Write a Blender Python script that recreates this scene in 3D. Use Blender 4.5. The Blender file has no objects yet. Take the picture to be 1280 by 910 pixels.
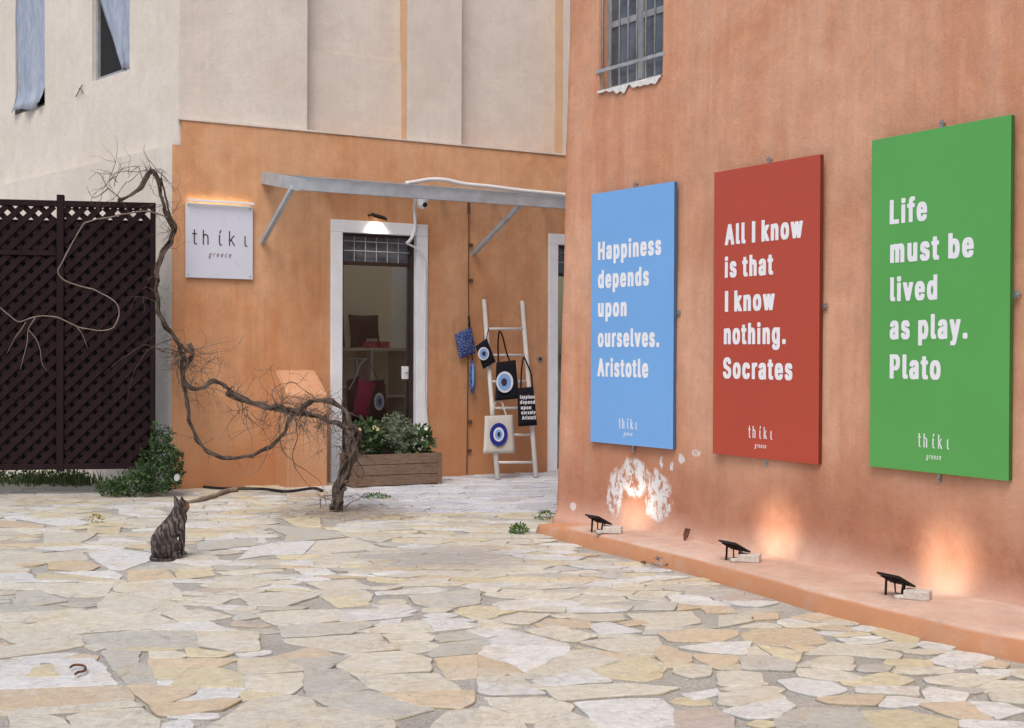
import bpy, math, random
from mathutils.geometry import tessellate_polygon
from mathutils import Vector, Matrix, noise
R = math.radians
random.seed(7)
S = bpy.context.scene
C = S.collection

# ---------------------------------------------------------------- camera, sky, sun, exposure
FOC, CX, CY, H = 1650.0, 640.0, 455.0, 1.5
cam_d = bpy.data.cameras.new('camera'); cam = bpy.data.objects.new('camera', cam_d); C.objects.link(cam)
cam_d.sensor_width = 36; cam_d.lens = FOC / 1280 * 36; cam_d.clip_end = 500; cam_d.clip_start = .05
CM = Matrix.Rotation(R(90 - .52), 3, 'X') @ Matrix.Rotation(R(.25), 3, 'Z')
cam.matrix_world = Matrix.Translation((0, 0, H)) @ CM.to_4x4()
S.camera = cam
SUN_EL, SUN_AZ = R(56), R(193)        # azimuth clockwise from +Y: behind the camera, a little left
w = bpy.data.worlds.new('World'); S.world = w; w.use_nodes = True
sky = w.node_tree.nodes.new('ShaderNodeTexSky'); sky.sky_type = 'NISHITA'; sky.sun_disc = False
sky.sun_elevation = SUN_EL; sky.sun_rotation = SUN_AZ; sky.air_density = 1.0; sky.dust_density = 3.5; sky.ozone_density = 1.0
bg = w.node_tree.nodes['Background']; bg.inputs[1].default_value = .13
w.node_tree.links.new(sky.outputs[0], bg.inputs[0])
sd = bpy.data.lights.new('sun', 'SUN'); sd.energy = 1.1; sd.angle = R(32); sd.color = (1, .93, .84)
so = bpy.data.objects.new('sun', sd); C.objects.link(so)
sdir = Vector((math.sin(SUN_AZ) * math.cos(SUN_EL), math.cos(SUN_AZ) * math.cos(SUN_EL), math.sin(SUN_EL)))
so.rotation_euler = sdir.to_track_quat('Z', 'Y').to_euler(); so.location = (0, -4, 12)
S.view_settings.view_transform = 'Standard'; S.view_settings.look = 'None'
S.view_settings.exposure = .43; S.view_settings.gamma = 1
S.render.engine = 'CYCLES'; S.cycles.max_bounces = 8; S.cycles.transparent_max_bounces = 12
S.cycles.use_denoising = True; S.cycles.sample_clamp_indirect = 6

# ---------------------------------------------------------------- pixel -> place
EYE = Vector((0, 0, H))
def ray(px, py): return (CM @ Vector(((px - CX) / FOC, -(py - CY) / FOC, -1))).normalized()
def gnd(px, py, z=0):
    d = ray(px, py); return EYE + d * ((z - H) / d.z)
def at(px, py, Y):
    d = ray(px, py); return EYE + d * (Y / d.y)
def hitp(px, py, P, n):
    d = ray(px, py); return EYE + d * ((P - EYE).dot(n) / d.dot(n))
def proj(p):
    q = CM.transposed() @ (Vector(p) - EYE); return (CX - FOC * q.x / q.z, CY + FOC * q.y / q.z) if q.z < 0 else None
class Frame:
    """x along a wall, y into it, z up."""
    def __init__(s, o, ang):
        s.o = Vector((o[0], o[1], 0)); s.a = ang
        s.u = Vector((math.cos(ang), math.sin(ang), 0)); s.v = Vector((-math.sin(ang), math.cos(ang), 0))
    def W(s, x, y, z): return s.o + s.u * x + s.v * y + Vector((0, 0, z))
    def L(s, p):
        d = Vector(p) - s.o; return (d.dot(s.u), d.dot(s.v), d.z)
    def pt(s, px, py, off=0):           # off = metres out of the wall
        return s.L(hitp(px, py, s.o - s.v * off, s.v))
    def wp(s, px, py, off=0): return hitp(px, py, s.o - s.v * off, s.v)
AF = Frame(gnd(213, 613), R(30.3))                    # shop front
GW = Frame((0, 0), 0)

# ---------------------------------------------------------------- mesh builder
class MB:
    def __init__(s): s.v = []; s.f = []; s.c = []
    def add(s, vs, fs, col=None):
        n = len(s.v); s.v += [Vector(v) for v in vs]; s.f += [tuple(i + n for i in f) for f in fs]; s.c += [col] * len(vs); return s
    def box(s, F, x0, x1, y0, y1, z0, z1, col=None):
        vs = [F.W(x, y, z) for z in (z0, z1) for y in (y0, y1) for x in (x0, x1)]
        return s.add(vs, [(0, 2, 3, 1), (4, 5, 7, 6), (0, 1, 5, 4), (2, 6, 7, 3), (0, 4, 6, 2), (1, 3, 7, 5)], col)
    def bar(s, a, b, w, t, up=(0, 0, 1), col=None):      # rectangular bar from a to b
        a, b = Vector(a), Vector(b); d = (b - a).normalized(); x = d.cross(Vector(up)); x = (x.normalized() if x.length > 1e-4 else Vector((1, 0, 0))); y = x.cross(d)
        vs = [p + x * i * w / 2 + y * j * t / 2 for p in (a, b) for i, j in ((-1, -1), (1, -1), (1, 1), (-1, 1))]
        return s.add(vs, [(0, 1, 2, 3), (4, 7, 6, 5), (0, 4, 5, 1), (1, 5, 6, 2), (2, 6, 7, 3), (3, 7, 4, 0)], col)
    def tube(s, pts, rad, n=8, col=None, cap=True, wob=0):
        pts = [Vector(p) for p in pts]; m = len(pts)
        if not hasattr(rad, '__len__'): rad = [rad] * m
        t0 = (pts[1] - pts[0]).normalized(); x = t0.orthogonal().normalized(); vs = []
        for i, p in enumerate(pts):
            t = (pts[min(i + 1, m - 1)] - pts[max(i - 1, 0)]).normalized()
            x = (x - t * x.dot(t)).normalized(); y = t.cross(x)
            for k in range(n):
                a = 2 * math.pi * k / n; r = rad[i] * (1 + (wob * noise.noise(Vector((p.x * 9 + k * 3.1, p.y * 9, p.z * 9))) if wob else 0))
                vs.append(p + (x * math.cos(a) + y * math.sin(a)) * r)
        fs = [(i * n + k, i * n + (k + 1) % n, (i + 1) * n + (k + 1) % n, (i + 1) * n + k) for i in range(m - 1) for k in range(n)]
        if cap: fs += [tuple(range(n))[::-1], tuple(range((m - 1) * n, m * n))]
        return s.add(vs, fs, col)
    def ell(s, c, r, M=None, nu=16, nv=10, col=None):
        c = Vector(c); vs = []; fs = []
        for j in range(nv + 1):
            th = math.pi * j / nv
            for i in range(nu):
                ph = 2 * math.pi * i / nu
                p = Vector((r[0] * math.sin(th) * math.cos(ph), r[1] * math.sin(th) * math.sin(ph), r[2] * math.cos(th)))
                vs.append(c + (M @ p if M else p))
        for j in range(nv):
            for i in range(nu):
                a, b = j * nu + i, j * nu + (i + 1) % nu; fs.append((a, a + nu, b + nu, b))
        return s.add(vs, fs, col)
    def disc(s, c, u, v, rx, ry, n=24, depth=None, col=None):
        c = Vector(c); vs = [c + u * rx * math.cos(2 * math.pi * k / n) + v * ry * math.sin(2 * math.pi * k / n) for k in range(n)]
        if depth is None: return s.add(vs, [tuple(range(n))], col)
        vs += [p + depth for p in vs]
        return s.add(vs, [tuple(range(n)), tuple(range(n, 2 * n))[::-1]] + [(k, k + n, (k + 1) % n + n, (k + 1) % n) for k in range(n)], col)
    def build(s, name, mat, parent=None, smooth=False, bevel=0, **kw):
        me = bpy.data.meshes.new(name); o = bpy.data.objects.new(name, me); C.objects.link(o)
        if parent:
            org = parent_world(parent)
        elif s.v:
            xs = [v.x for v in s.v]; ys = [v.y for v in s.v]; org = Vector(((min(xs) + max(xs)) / 2, (min(ys) + max(ys)) / 2, min(v.z for v in s.v)))
        else: org = Vector()
        me.from_pydata([v - org for v in s.v], [], s.f); me.update()
        if any(c is not None for c in s.c):
            at_ = me.color_attributes.new('tint', 'FLOAT_COLOR', 'POINT')
            for i, c in enumerate(s.c): at_.data[i].color = (*(c or (1, 1, 1)), 1)
        if mat: me.materials.append(mat)
        if smooth: me.polygons.foreach_set('use_smooth', [True] * len(me.polygons))
        if bevel:
            b = o.modifiers.new('bevel', 'BEVEL'); b.width = bevel; b.segments = 2; b.limit_method = 'ANGLE'
        if parent: o.parent = parent
        else: o.location = org
        for k, v in kw.items(): o[k] = v
        return o
def parent_world(p):
    v = Vector(p.location)
    while p.parent: p = p.parent; v += p.location
    return v
def thing(name, loc, label, category, group=None):
    o = bpy.data.objects.new(name, None); C.objects.link(o); o.location = loc; o.empty_display_size = .1
    o['label'] = label; o['category'] = category
    if group: o['group'] = group
    return o

# ---------------------------------------------------------------- materials
class NT:
    def __init__(s, name):
        s.m = bpy.data.materials.new(name); s.m.use_nodes = True; s.t = s.m.node_tree; s.b = s.t.nodes['Principled BSDF']
        s.out = s.t.nodes['Material Output']; g = s.t.nodes.new('ShaderNodeNewGeometry'); s.P = g.outputs['Position']; s.N = g.outputs['Normal']
    def n(s, ty, **kw):
        n = s.t.nodes.new(ty)
        for k, v in kw.items(): setattr(n, k, v)
        return n
    def l(s, a, b): s.t.links.new(a, b)
    def put(s, sock, v):
        if isinstance(v, bpy.types.NodeSocket): s.l(v, sock)
        elif v is not None:
            if hasattr(v, '__len__') and len(v) == 3 and sock.type == 'RGBA': v = (*v, 1)
            sock.default_value = v
    def math(s, op, a, b=None, c=None, clamp=False):
        n = s.n('ShaderNodeMath', operation=op, use_clamp=clamp); s.put(n.inputs[0], a); s.put(n.inputs[1], b)
        if c is not None: s.put(n.inputs[2], c)
        return n.outputs[0]
    def vm(s, op, a, b=None):
        n = s.n('ShaderNodeVectorMath', operation=op); s.put(n.inputs[0], a); s.put(n.inputs[1], b)
        return n.outputs['Value'] if op in ('DOT_PRODUCT', 'LENGTH', 'DISTANCE') else n.outputs[0]
    def sep(s, v):
        n = s.n('ShaderNodeSeparateXYZ'); s.l(v, n.inputs[0]); return n.outputs
    def noise(s, sc=5, vec=None, det=5, rough=.6, dist=0, scale3=None):
        v = vec or s.P
        if scale3: v = s.vm('MULTIPLY', v, scale3)
        n = s.n('ShaderNodeTexNoise'); s.l(v, n.inputs['Vector']); n.inputs['Scale'].default_value = sc
        n.inputs['Detail'].default_value = det; n.inputs['Roughness'].default_value = rough; n.inputs['Distortion'].default_value = dist
        return n.outputs['Fac']
    def vor(s, sc, vec=None, feature='F1'):
        n = s.n('ShaderNodeTexVoronoi', feature=feature); s.l(vec or s.P, n.inputs['Vector']); n.inputs['Scale'].default_value = sc; return n.outputs['Distance']
    def rng(s, v, a, b, c=0, d=1, smooth=False):
        n = s.n('ShaderNodeMapRange'); n.interpolation_type = 'SMOOTHSTEP' if smooth else 'LINEAR'
        for i, x in enumerate((v, a, b, c, d)): s.put(n.inputs[i], x)
        return n.outputs[0]
    def mix(s, f, a, b, mode='MIX'):
        n = s.n('ShaderNodeMix', data_type='RGBA', blend_type=mode); s.put(n.inputs['Factor'], f); s.put(n.inputs['A'], a); s.put(n.inputs['B'], b); return n.outputs['Result']
    def bump(s, h, st=.3, d=.01):
        n = s.n('ShaderNodeBump'); s.l(h, n.inputs['Height']); n.inputs['Strength'].default_value = st; n.inputs['Distance'].default_value = d
        s.l(n.outputs[0], s.b.inputs['Normal']); return n
    def fin(s, col, rough=.8, spec=.3, metal=0):
        s.put(s.b.inputs['Base Color'], col); s.put(s.b.inputs['Roughness'], rough); s.put(s.b.inputs['Specular IOR Level'], spec); s.put(s.b.inputs['Metallic'], metal); return s.m
    def spot(s, p, r, rag=.5, sc=14, tang=None, rz=None, soft=False):
        """a stain of radius r (rz tall) at the point p of a wall with ragged edge; 0..1"""
        d = s.vm('SUBTRACT', s.P, tuple(p)); x = s.sep(d)
        h = s.vm('LENGTH', s.vm('MULTIPLY', d, (1 / r, 1 / r, 1 / (rz or r))))
        nn = s.noise(sc, det=6, rough=.7)
        return s.rng(s.math('ADD', h, s.math('MULTIPLY', s.math('SUBTRACT', nn, .5), rag * 4)), .3 if soft else .8, 1.35 if soft else 1.0, 1, 0, soft)
def plain(name, col, rough=.6, metal=0, spec=.4, var=.12, sc=30, bump=0, grain=None):
    t = NT(name); nn = t.noise(sc, scale3=grain)
    c = t.mix(1, col, t.rng(nn, .25, .75, 1 - var, 1 + var), 'MULTIPLY')
    if bump: t.bump(nn, bump, .004)
    return t.fin(c, t.rng(nn, .2, .8, max(rough - .08, 0), min(rough + .08, 1)), spec, metal)
def tinted(name, rough=.7, var=.25, sc=20, bump=.2, trans=0):
    t = NT(name); a = t.n('ShaderNodeAttribute', attribute_name='tint'); nn = t.noise(sc)
    if bump: t.bump(nn, bump, .003)
    c = t.mix(1, a.outputs['Color'], t.rng(nn, .25, .75, 1 - var, 1 + var), 'MULTIPLY')
    if trans: t.b.inputs['Subsurface Weight'].default_value = 0
    return t.fin(c, rough, .3)

def plaster(name, c1, c2, c3, stains=(), dust=None, low=None, streak=.5, mott=.11):
    """aged lime-wash: broad clouds, brushed vertical streaks, fine mottling"""
    t = NT(name)
    big = t.noise(.9, det=6, rough=.62, dist=.4); mid = t.noise(4.5, det=9, rough=.72, dist=.15); st = t.noise(1.0, scale3=(7, 7, .55), det=7, rough=.62, dist=.25); fine = t.noise(60, det=5, rough=.7)
    st2 = t.noise(1.0, scale3=(26, 26, 1.3), det=6, rough=.7)
    c = t.mix(t.rng(big, .36, .64, smooth=True), c1, c2)
    c = t.mix(t.math('MULTIPLY', t.rng(st, .42, .68), streak), c, c3)
    c = t.mix(1, c, t.rng(mid, .28, .72, 1 - mott, 1 + mott), 'MULTIPLY'); c = t.mix(1, c, t.rng(fine, .3, .7, .955, 1.045), 'MULTIPLY')
    c = t.mix(1, c, t.rng(st2, .25, .75, 1 - .1 * streak * 1.6, 1 + .1 * streak * 1.6), 'MULTIPLY')
    cr = t.math('ABSOLUTE', t.math('SUBTRACT', t.noise(1.3, det=9, rough=.62, dist=1.2), .5)); c = t.mix(t.rng(cr, 0, .004, .22, 0), c, tuple(x * .55 for x in c1))
    z = t.sep(t.P)[2]
    if low:      # damp band near the ground: (colour, z0, z1, amount)
        for col, za, zb, am in low:
            f = t.math('MULTIPLY', t.rng(t.math('ADD', z, t.math('MULTIPLY', t.math('SUBTRACT', big, .5), (zb - za) * 1.6)), za, zb, 1, 0, True), t.rng(mid, .3, .62, am * .35, am))
            c = t.mix(f, c, col)
    hb = mid
    for p, r, rz, col, rag, sc, am in stains:
        f = t.math('MULTIPLY', t.spot(p, r, rag, sc, rz=rz, soft=am < .75), am)
        if col[2] > .645: f = t.math('MULTIPLY', f, t.rng(t.noise(15, scale3=(1, 1, .6), det=9, rough=.82), .455, .485)); c = t.mix(f, c, col)
    t.bump(t.math('ADD', t.math('MULTIPLY', mid, 1.0), t.math('ADD', t.math('MULTIPLY', fine, .25), t.math('MULTIPLY', big, 1.2))), .55, .02)
    return t, c

M = {}
M['white_paint'] = plain('white_paint', (.78, .79, .82), .45, var=.05, sc=6)
M['marble'] = plain('marble', (.80, .82, .86), .5, var=.08, sc=5, bump=.1)
M['metal'] = plain('painted_steel', (.42, .48, .54), .5, .3, var=.18, sc=7, bump=.1)
M['galv'] = plain('galvanised', (.42, .42, .42), .4, .8, var=.2)
M['black'] = plain('black_metal', (.012, .012, .013), .45, .2, var=.2)
M['blackcloth'] = plain('black_cotton', (.012, .012, .016), .9, spec=.15, var=.3, sc=120, bump=.3)
M['brownwood'] = plain('dark_brown_paint', (.0175, .0085, .010), .85, spec=.15, var=.4, sc=9, bump=.3, grain=(1, 1, .3))
M['backing'] = plain('dark_boards', (.012, .009, .010), .8, var=.4, sc=5, grain=(5, 5, .3))
M['doorwood'] = plain('door_brown', (.030, .016, .013), .45, var=.2, sc=9, bump=.1)
M['canvas'] = plain('natural_canvas', (.52, .50, .46), .95, spec=.1, var=.12, sc=150, bump=.35)
M['ladder'] = plain('whitewashed_wood', (.66, .64, .61), .6, var=.12, sc=18, bump=.2, grain=(1, 1, .2))
M['lettering'] = plain('white_lettering', (.80, .81, .85), .4, var=.02)
M['ink'] = plain('dark_ink', (.03, .03, .05), .5, var=.02)
M['greyink'] = plain('grey_ink', (.20, .085, .125), .5, var=.02)
M['signwhite'] = plain('sign_white', (.62, .66, .76), .3, var=.03, sc=3)
M['royal'] = plain('royal_blue', (.010, .018, .20), .7, var=.1)
M['paleblue'] = plain('pale_blue', (.20, .36, .68), .7, var=.1)
M['offwhite'] = plain('off_white', (.66, .68, .74), .7, var=.06)
M['magenta'] = plain('magenta_cloth', (.35, .008, .09), .85, var=.3, sc=40, bump=.3)
M['roomwall'] = plain('shop_plaster', (.84, .78, .58), .9, var=.06, sc=2)
M['roomside'] = plain('shop_side_plaster', (.80, .79, .77), .9, var=.05, sc=2)
M['shelf'] = plain('shelf_white', (.62, .59, .50), .5, var=.05)
M['roomfloor'] = plain('shop_floor', (.5, .47, .42), .5, var=.1)
M['pipe'] = plain('white_pvc', (.72, .73, .73), .4, var=.06, sc=12)
M['hose'] = plain('black_hose', (.012, .012, .014), .4, var=.2)
M['rust'] = plain('rusty_steel', (.12, .055, .03), .8, var=.45, sc=60, bump=.3)
M['stick'] = plain('dry_wood', (.25, .19, .14), .85, var=.35, sc=25, bump=.4, grain=(1, 1, 1))
M['soil'] = plain('soil', (.04, .03, .022), .95, var=.4, sc=80, bump=.8)
M['block'] = plain('weathered_brick', (.52, .48, .43), .9, var=.22, sc=45, bump=.5)
M['leaf'] = tinted('leaf_green', .55, .3, 25, 0)
M['rope'] = plain('tape_handle', (.03, .03, .035), .9)
def glass(name, tint, refl_r=.03, ior=1.5, gl=1.0):
    t = NT(name); tr = t.n('ShaderNodeBsdfTransparent'); tr.inputs[0].default_value = (*tint, 1)
    g = t.n('ShaderNodeBsdfGlossy'); g.inputs['Roughness'].default_value = refl_r; g.inputs['Color'].default_value = (gl, gl, gl, 1)
    f = t.n('ShaderNodeFresnel'); f.inputs[0].default_value = ior; mx = t.n('ShaderNodeMixShader')
    t.l(f.outputs[0], mx.inputs[0]); t.l(tr.outputs[0], mx.inputs[1]); t.l(g.outputs[0], mx.inputs[2]); t.l(mx.outputs[0], t.out.inputs[0]); return t.m
M['glass'] = glass('door_glass', (.94, .95, .93))
M['dirtyglass'] = plain('dirty_window_glass', (.10, .115, .14), .18, spec=.7, var=.5, sc=6)
# vine bark
t = NT('vine_bark'); n1 = t.noise(10, scale3=(1, 1, 1), det=8, rough=.7); n2 = t.noise(70, det=4)
c = t.mix(t.rng(n1, .35, .65), (.035, .025, .021), (.17, .13, .107)); c = t.mix(t.rng(n2, .55, .75, 0, .6), c, (.22, .18, .15)); t.bump(t.math('ADD', n1, n2), 1, .02); M['bark'] = t.fin(c, .9, .2)
M['twig'] = plain('grey_twig', (.20, .16, .13), .9, var=.35, sc=30)
M['midtwig'] = plain('mid_twig', (.12, .088, .068), .9, var=.5, sc=14)
M['darktwig'] = plain('dark_twig', (.07, .045, .035), .9, var=.35, sc=30)
# planter planks
t = NT('planter_wood'); n1 = t.noise(3, scale3=(4, 4, 38), det=7, rough=.7, dist=.6); n2 = t.noise(3, det=4)
c = t.mix(t.rng(n1, .3, .7), (.09, .058, .040), (.27, .185, .13)); c = t.mix(t.rng(n2, .5, .75, 0, .35), c, (.22, .17, .14)); t.bump(n1, .5, .004); M['plank'] = t.fin(c, .8, .2)
# panel skins: satin print, slightly uneven
for k, col in (('blue', (.17, .39, .76)), ('red', (.44, .064, .036)), ('green', (.095, .37, .085))):
    t = NT(k + '_print'); n1 = t.noise(1.5, det=3); n2 = t.noise(140, det=2)
    c = t.mix(1, col, t.rng(n1, .2, .8, .95, 1.05), 'MULTIPLY'); t.bump(n2, .05, .001); M[k] = t.fin(c, t.rng(n1, .2, .8, .30, .42), .45)
    t = NT(k + '_edge'); M[k + '_edge'] = t.fin(t.mix(1, tuple(c * .32 for c in col), t.rng(t.noise(9), .3, .7, .85, 1.1), 'MULTIPLY'), .45, .4)  # edge copy darkened: shade of the panel sides put into the colour
def emit(name, col, s):
    t = NT(name); t.b.inputs['Emission Color'].default_value = (*col, 1); t.b.inputs['Emission Strength'].default_value = s; return t.fin(col, .4)
M['lampglow'] = emit('lit_diffuser', (1, .82, .6), 3)
M['striplit'] = emit('lit_strip', (1, .86, .55), 8)

# ================================================================ GROUND: bedding + flagstones
t = NT('mortar'); n1 = t.noise(55, det=6, rough=.75); n2 = t.noise(2.2, det=5); v1 = t.vor(140)
c = t.mix(t.rng(n2, .35, .65), (.54, .515, .46), (.68, .655, .59)); c = t.mix(1, c, t.rng(n1, .30, .70, .55, 1.3), 'MULTIPLY'); c = t.mix(t.rng(v1, .0, .35, .45, 0), c, (.66, .63, .57))
t.bump(t.math('ADD', n1, v1), 1, .012); M['mortar'] = t.fin(c, .95, .2)
t = NT('flagstone'); a = t.n('ShaderNodeAttribute', attribute_name='tint'); p0 = t.P
n1 = t.noise(3.2, det=8, rough=.66, dist=.7); n2 = t.noise(22, det=8, rough=.78, dist=.5); n3 = t.noise(6.5, det=9, rough=.7, dist=1.6); n4 = t.noise(150, det=3)
c = t.mix(t.rng(n1, .50, .72, 0, .6), a.outputs['Color'], (.60, .49, .30)); c = t.mix(t.rng(n1, .48, .28, 0, .5), c, (.60, .60, .57))
c = t.mix(t.rng(n3, .53, .63, 0, .45), c, (.43, .395, .33)); n5 = t.noise(11, det=10, rough=.75, dist=2.2); c = t.mix(t.rng(n5, .61, .68, 0, .4), c, (.24, .22, .19)); c = t.mix(1, c, t.rng(n2, .30, .70, .75, 1.2), 'MULTIPLY'); c = t.mix(1, c, t.rng(n4, .25, .75, .94, 1.06), 'MULTIPLY')
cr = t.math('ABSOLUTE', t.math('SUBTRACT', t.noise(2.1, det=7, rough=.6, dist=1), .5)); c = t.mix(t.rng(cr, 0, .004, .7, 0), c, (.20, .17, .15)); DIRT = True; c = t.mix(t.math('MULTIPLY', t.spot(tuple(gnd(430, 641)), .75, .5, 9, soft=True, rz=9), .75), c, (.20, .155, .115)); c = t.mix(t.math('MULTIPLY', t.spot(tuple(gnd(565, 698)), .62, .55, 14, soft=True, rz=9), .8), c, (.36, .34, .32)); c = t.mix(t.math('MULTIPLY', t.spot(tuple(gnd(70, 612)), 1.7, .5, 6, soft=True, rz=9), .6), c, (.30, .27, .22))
t.bump(t.math('ADD', t.math('MULTIPLY', n2, .6), t.math('ADD', n3, t.math('MULTIPLY', n4, .1))), .7, .014); M['stone'] = t.fin(c, t.rng(n2, .3, .7, .5, .75), .35)

TR = []
def tr(ox, oy, sc, rows):
    for r in rows.strip().split('\n'):
        k, *q = r.split(); TR.append((k, [(ox + float(a.split(',')[0]) / sc, oy + float(a.split(',')[1]) / sc) for a in q]))
tr(0, 760, 4, '''g 0,0 300,5 370,22 150,78 0,80
c 180,85 400,25 480,15 780,40 870,75 700,110 400,130 120,95
c 490,8 930,8 920,20 800,35 600,25
c 820,38 920,22 1000,15 1150,50 1030,70 920,80
w 710,112 880,80 1040,72 1080,95 1180,118 950,120
c 0,112 110,100 330,125 400,145 150,180 100,185 0,150
c 0,200 150,185 400,150 415,190 300,215 150,235 0,255
g 410,140 640,128 960,125 985,205 850,212 560,215 430,165
c 430,195 480,185 520,205 480,218
w 0,275 190,270 190,290 125,350 0,352
w 215,268 450,262 500,290 545,345 315,350 275,285 215,282
w 0,358 545,352 580,385 430,395 0,410
y 135,348 190,297 268,290 303,348
g 520,225 690,220 680,278 545,270
c 755,225 860,220 930,245 900,255 755,258
y 935,215 1160,235 1100,252 950,252
c 990,125 1280,128 1290,225 1180,232 1010,200
g 550,280 690,282 720,300 760,300 775,390 720,388 640,380
o 750,262 1190,262 1080,300 760,295
y 770,305 930,310 880,360 790,360
y 945,315 1080,308 1190,330 1215,345 1210,405 860,402 890,360
w 785,368 855,368 850,400 790,395
o 0,420 430,405 610,400 660,450 660,480 400,488 0,512
o 640,400 720,393 980,420 930,450 800,488 760,490
w 1000,412 1225,410 1170,455 900,475 1000,440
o 765,500 1100,468 1195,470 1110,515 870,550 800,545
c 0,520 340,505 640,487 700,505 380,530 0,545
c 55,555 215,550 300,570 380,640 380,700 100,700
c 345,560 450,530 700,515 790,570 780,620 400,640
w 810,590 930,555 960,590 940,640 800,640''')
tr(300, 760, 4, '''c 90,35 250,20 500,15 490,70 340,85 180,92 130,70
w 520,20 700,12 860,40 780,55 560,80 505,75
g 200,95 420,85 570,80 690,80 560,130 380,145 220,150
w 590,85 800,62 790,80 700,95
c 600,125 720,98 860,70 920,70 965,122 700,128
w 945,75 1100,75 1200,100 980,120
c 225,160 690,135 710,175 790,212 540,235 400,205 240,175
o 170,250 370,200 460,245 200,265
g 220,272 490,252 530,258 440,310 360,318
c 0,262 180,262 320,320 30,338 0,320
c 35,345 320,332 320,385 250,435 40,415
y 10,430 40,420 200,438 20,468
c 540,240 800,225 950,265 945,325 580,348 490,300
g 330,325 500,322 640,410 450,440 340,450
c 590,355 980,340 1080,400 1100,425 720,430 650,410
g 350,455 640,425 720,440 960,515 780,562 480,510
o 725,437 1160,430 1160,480 1100,510 900,500
c 60,470 200,442 260,450 340,460 370,505 280,590 255,700 -200,700 -150,600
c 300,590 380,510 500,520 760,575 760,700 265,700
w 860,578 950,535 920,580
c 980,580 1050,520 1180,510 1200,520 1200,700 900,700
o 980,260 1180,245 1320,285 1320,340 1050,358
c 720,145 870,130 970,150 950,170 760,175
c 760,180 930,175 1000,195 960,215 850,235
g 960,150 1130,120 1230,150 1010,172
g 1010,190 1230,158 1235,195 1000,205
w 1140,118 1200,108 1320,130 1240,148
g 940,240 1000,210 1220,205 1180,230 970,250
y 1080,30 1110,5 1190,5 1190,55''')
tr(600, 760, 4, '''y 0,15 180,20 0,60
c 60,65 200,30 350,40 240,85 200,85
w 0,105 130,108 160,125 40,150 0,140
c 0,62 50,68 180,100 130,102 0,98
o 280,85 360,60 540,70 540,105 400,98 300,98
c 370,48 700,42 720,68 600,75
w 550,90 640,80 800,128 600,138
c 240,120 380,98 580,150 480,178 400,170
w 50,165 180,125 440,188 430,198 280,195 60,188
w 0,210 60,195 280,203 440,205 420,240 340,262 330,285 220,320 140,290 0,240
c 350,270 450,225 560,215 690,265 540,310 380,345 240,330 330,290
o 0,262 140,292 200,330 0,345
c 510,180 740,155 880,155 900,185 870,240 780,240 640,215
o 470,202 560,216 640,228 760,246 700,262
o 895,190 1000,225 1050,240 1050,275 930,285 878,242
y 570,310 690,285 720,265 830,253 930,290 900,350 820,370 640,350
w 270,380 540,318 650,375 330,400
c 0,350 180,350 240,390 230,400 0,385
w 0,390 220,408 310,435 60,442 0,430
c 330,410 700,390 980,410 900,435 400,470 360,445
c 30,455 370,460 460,495 440,525 270,580 240,580 190,540 60,490
c 10,500 60,505 200,560 230,640 230,700 10,700
w 480,480 700,462 900,460 960,510 970,640 900,700 640,700 600,590
c 290,580 450,530 560,570 600,640 600,700 260,700
c 970,300 1050,290 1145,300 1140,345 1060,355 975,330
o 900,135 1100,110 1280,120 1280,140 1200,175 950,170
w 1010,210 1190,185 1348,178 1320,240 1160,232
o 1070,240 1160,240 1300,250 1290,268 1215,305 1100,265
c 1200,350 1280,330 1400,340 1400,395 1250,400
w 1020,440 1180,415 1190,435 1080,465
p 980,530 1130,510 1260,560 1280,700 985,700
o 1110,0 1240,0 1280,25 1140,30
c 740,40 1050,30 1100,80 1000,100 820,90
o 700,80 800,65 830,85 740,95''')
tr(900, 760, 3.368, '''o 95,115 150,95 380,98 450,150 250,160 110,140
c 0,40 120,28 130,60 0,85
o 140,28 235,28 240,50 150,55
w 248,58 300,50 370,65 340,75 250,72
o 300,40 450,20 550,62 400,60
w 550,95 600,82 680,90 640,108
y 640,110 690,95 830,130 820,155 760,155
w 500,138 700,142 640,155 540,155
c 630,165 720,150 830,165 780,185
w 835,160 860,150 985,170 960,188 900,190
w 880,230 980,190 1080,200 1150,215 1080,255 1000,260
o 1090,248 1150,230 1210,245 1190,262
w 1085,270 1215,270 1210,292 1100,285
c 1225,270 1290,265 1290,305 1230,290
c 120,180 150,170 200,205 125,205
y 165,165 340,195 320,230 240,215
g 90,215 200,210 310,235 300,270 100,265
c 330,248 440,212 550,215 550,240 380,248
c 330,262 470,258 600,300 560,315 440,305 340,290
y 610,300 700,282 810,310 740,335 640,325
c 865,305 1000,285 1190,300 1040,345 880,320
w 250,310 330,300 460,315 530,350 420,380 300,350
w 580,340 830,345 830,375 580,358
c 1070,345 1150,315 1280,320 1290,350 1120,358
w 860,360 890,345 1040,370 1020,400 880,400
w 20,445 180,405 270,390 310,420 240,470 120,475
g 240,475 340,430 560,430 640,480 700,560 260,560
y 600,440 760,435 990,485 980,560 720,560
o 850,415 1040,405 1150,480 990,465
w 1045,403 1200,410 1280,440 1170,475
c 1140,370 1280,360 1280,410 1150,395
c 0,280 80,275 195,325 100,345 0,330
c 0,370 200,355 270,385 60,420 0,410
c 370,200 470,150 620,165 760,205 740,225 560,205''')
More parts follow.
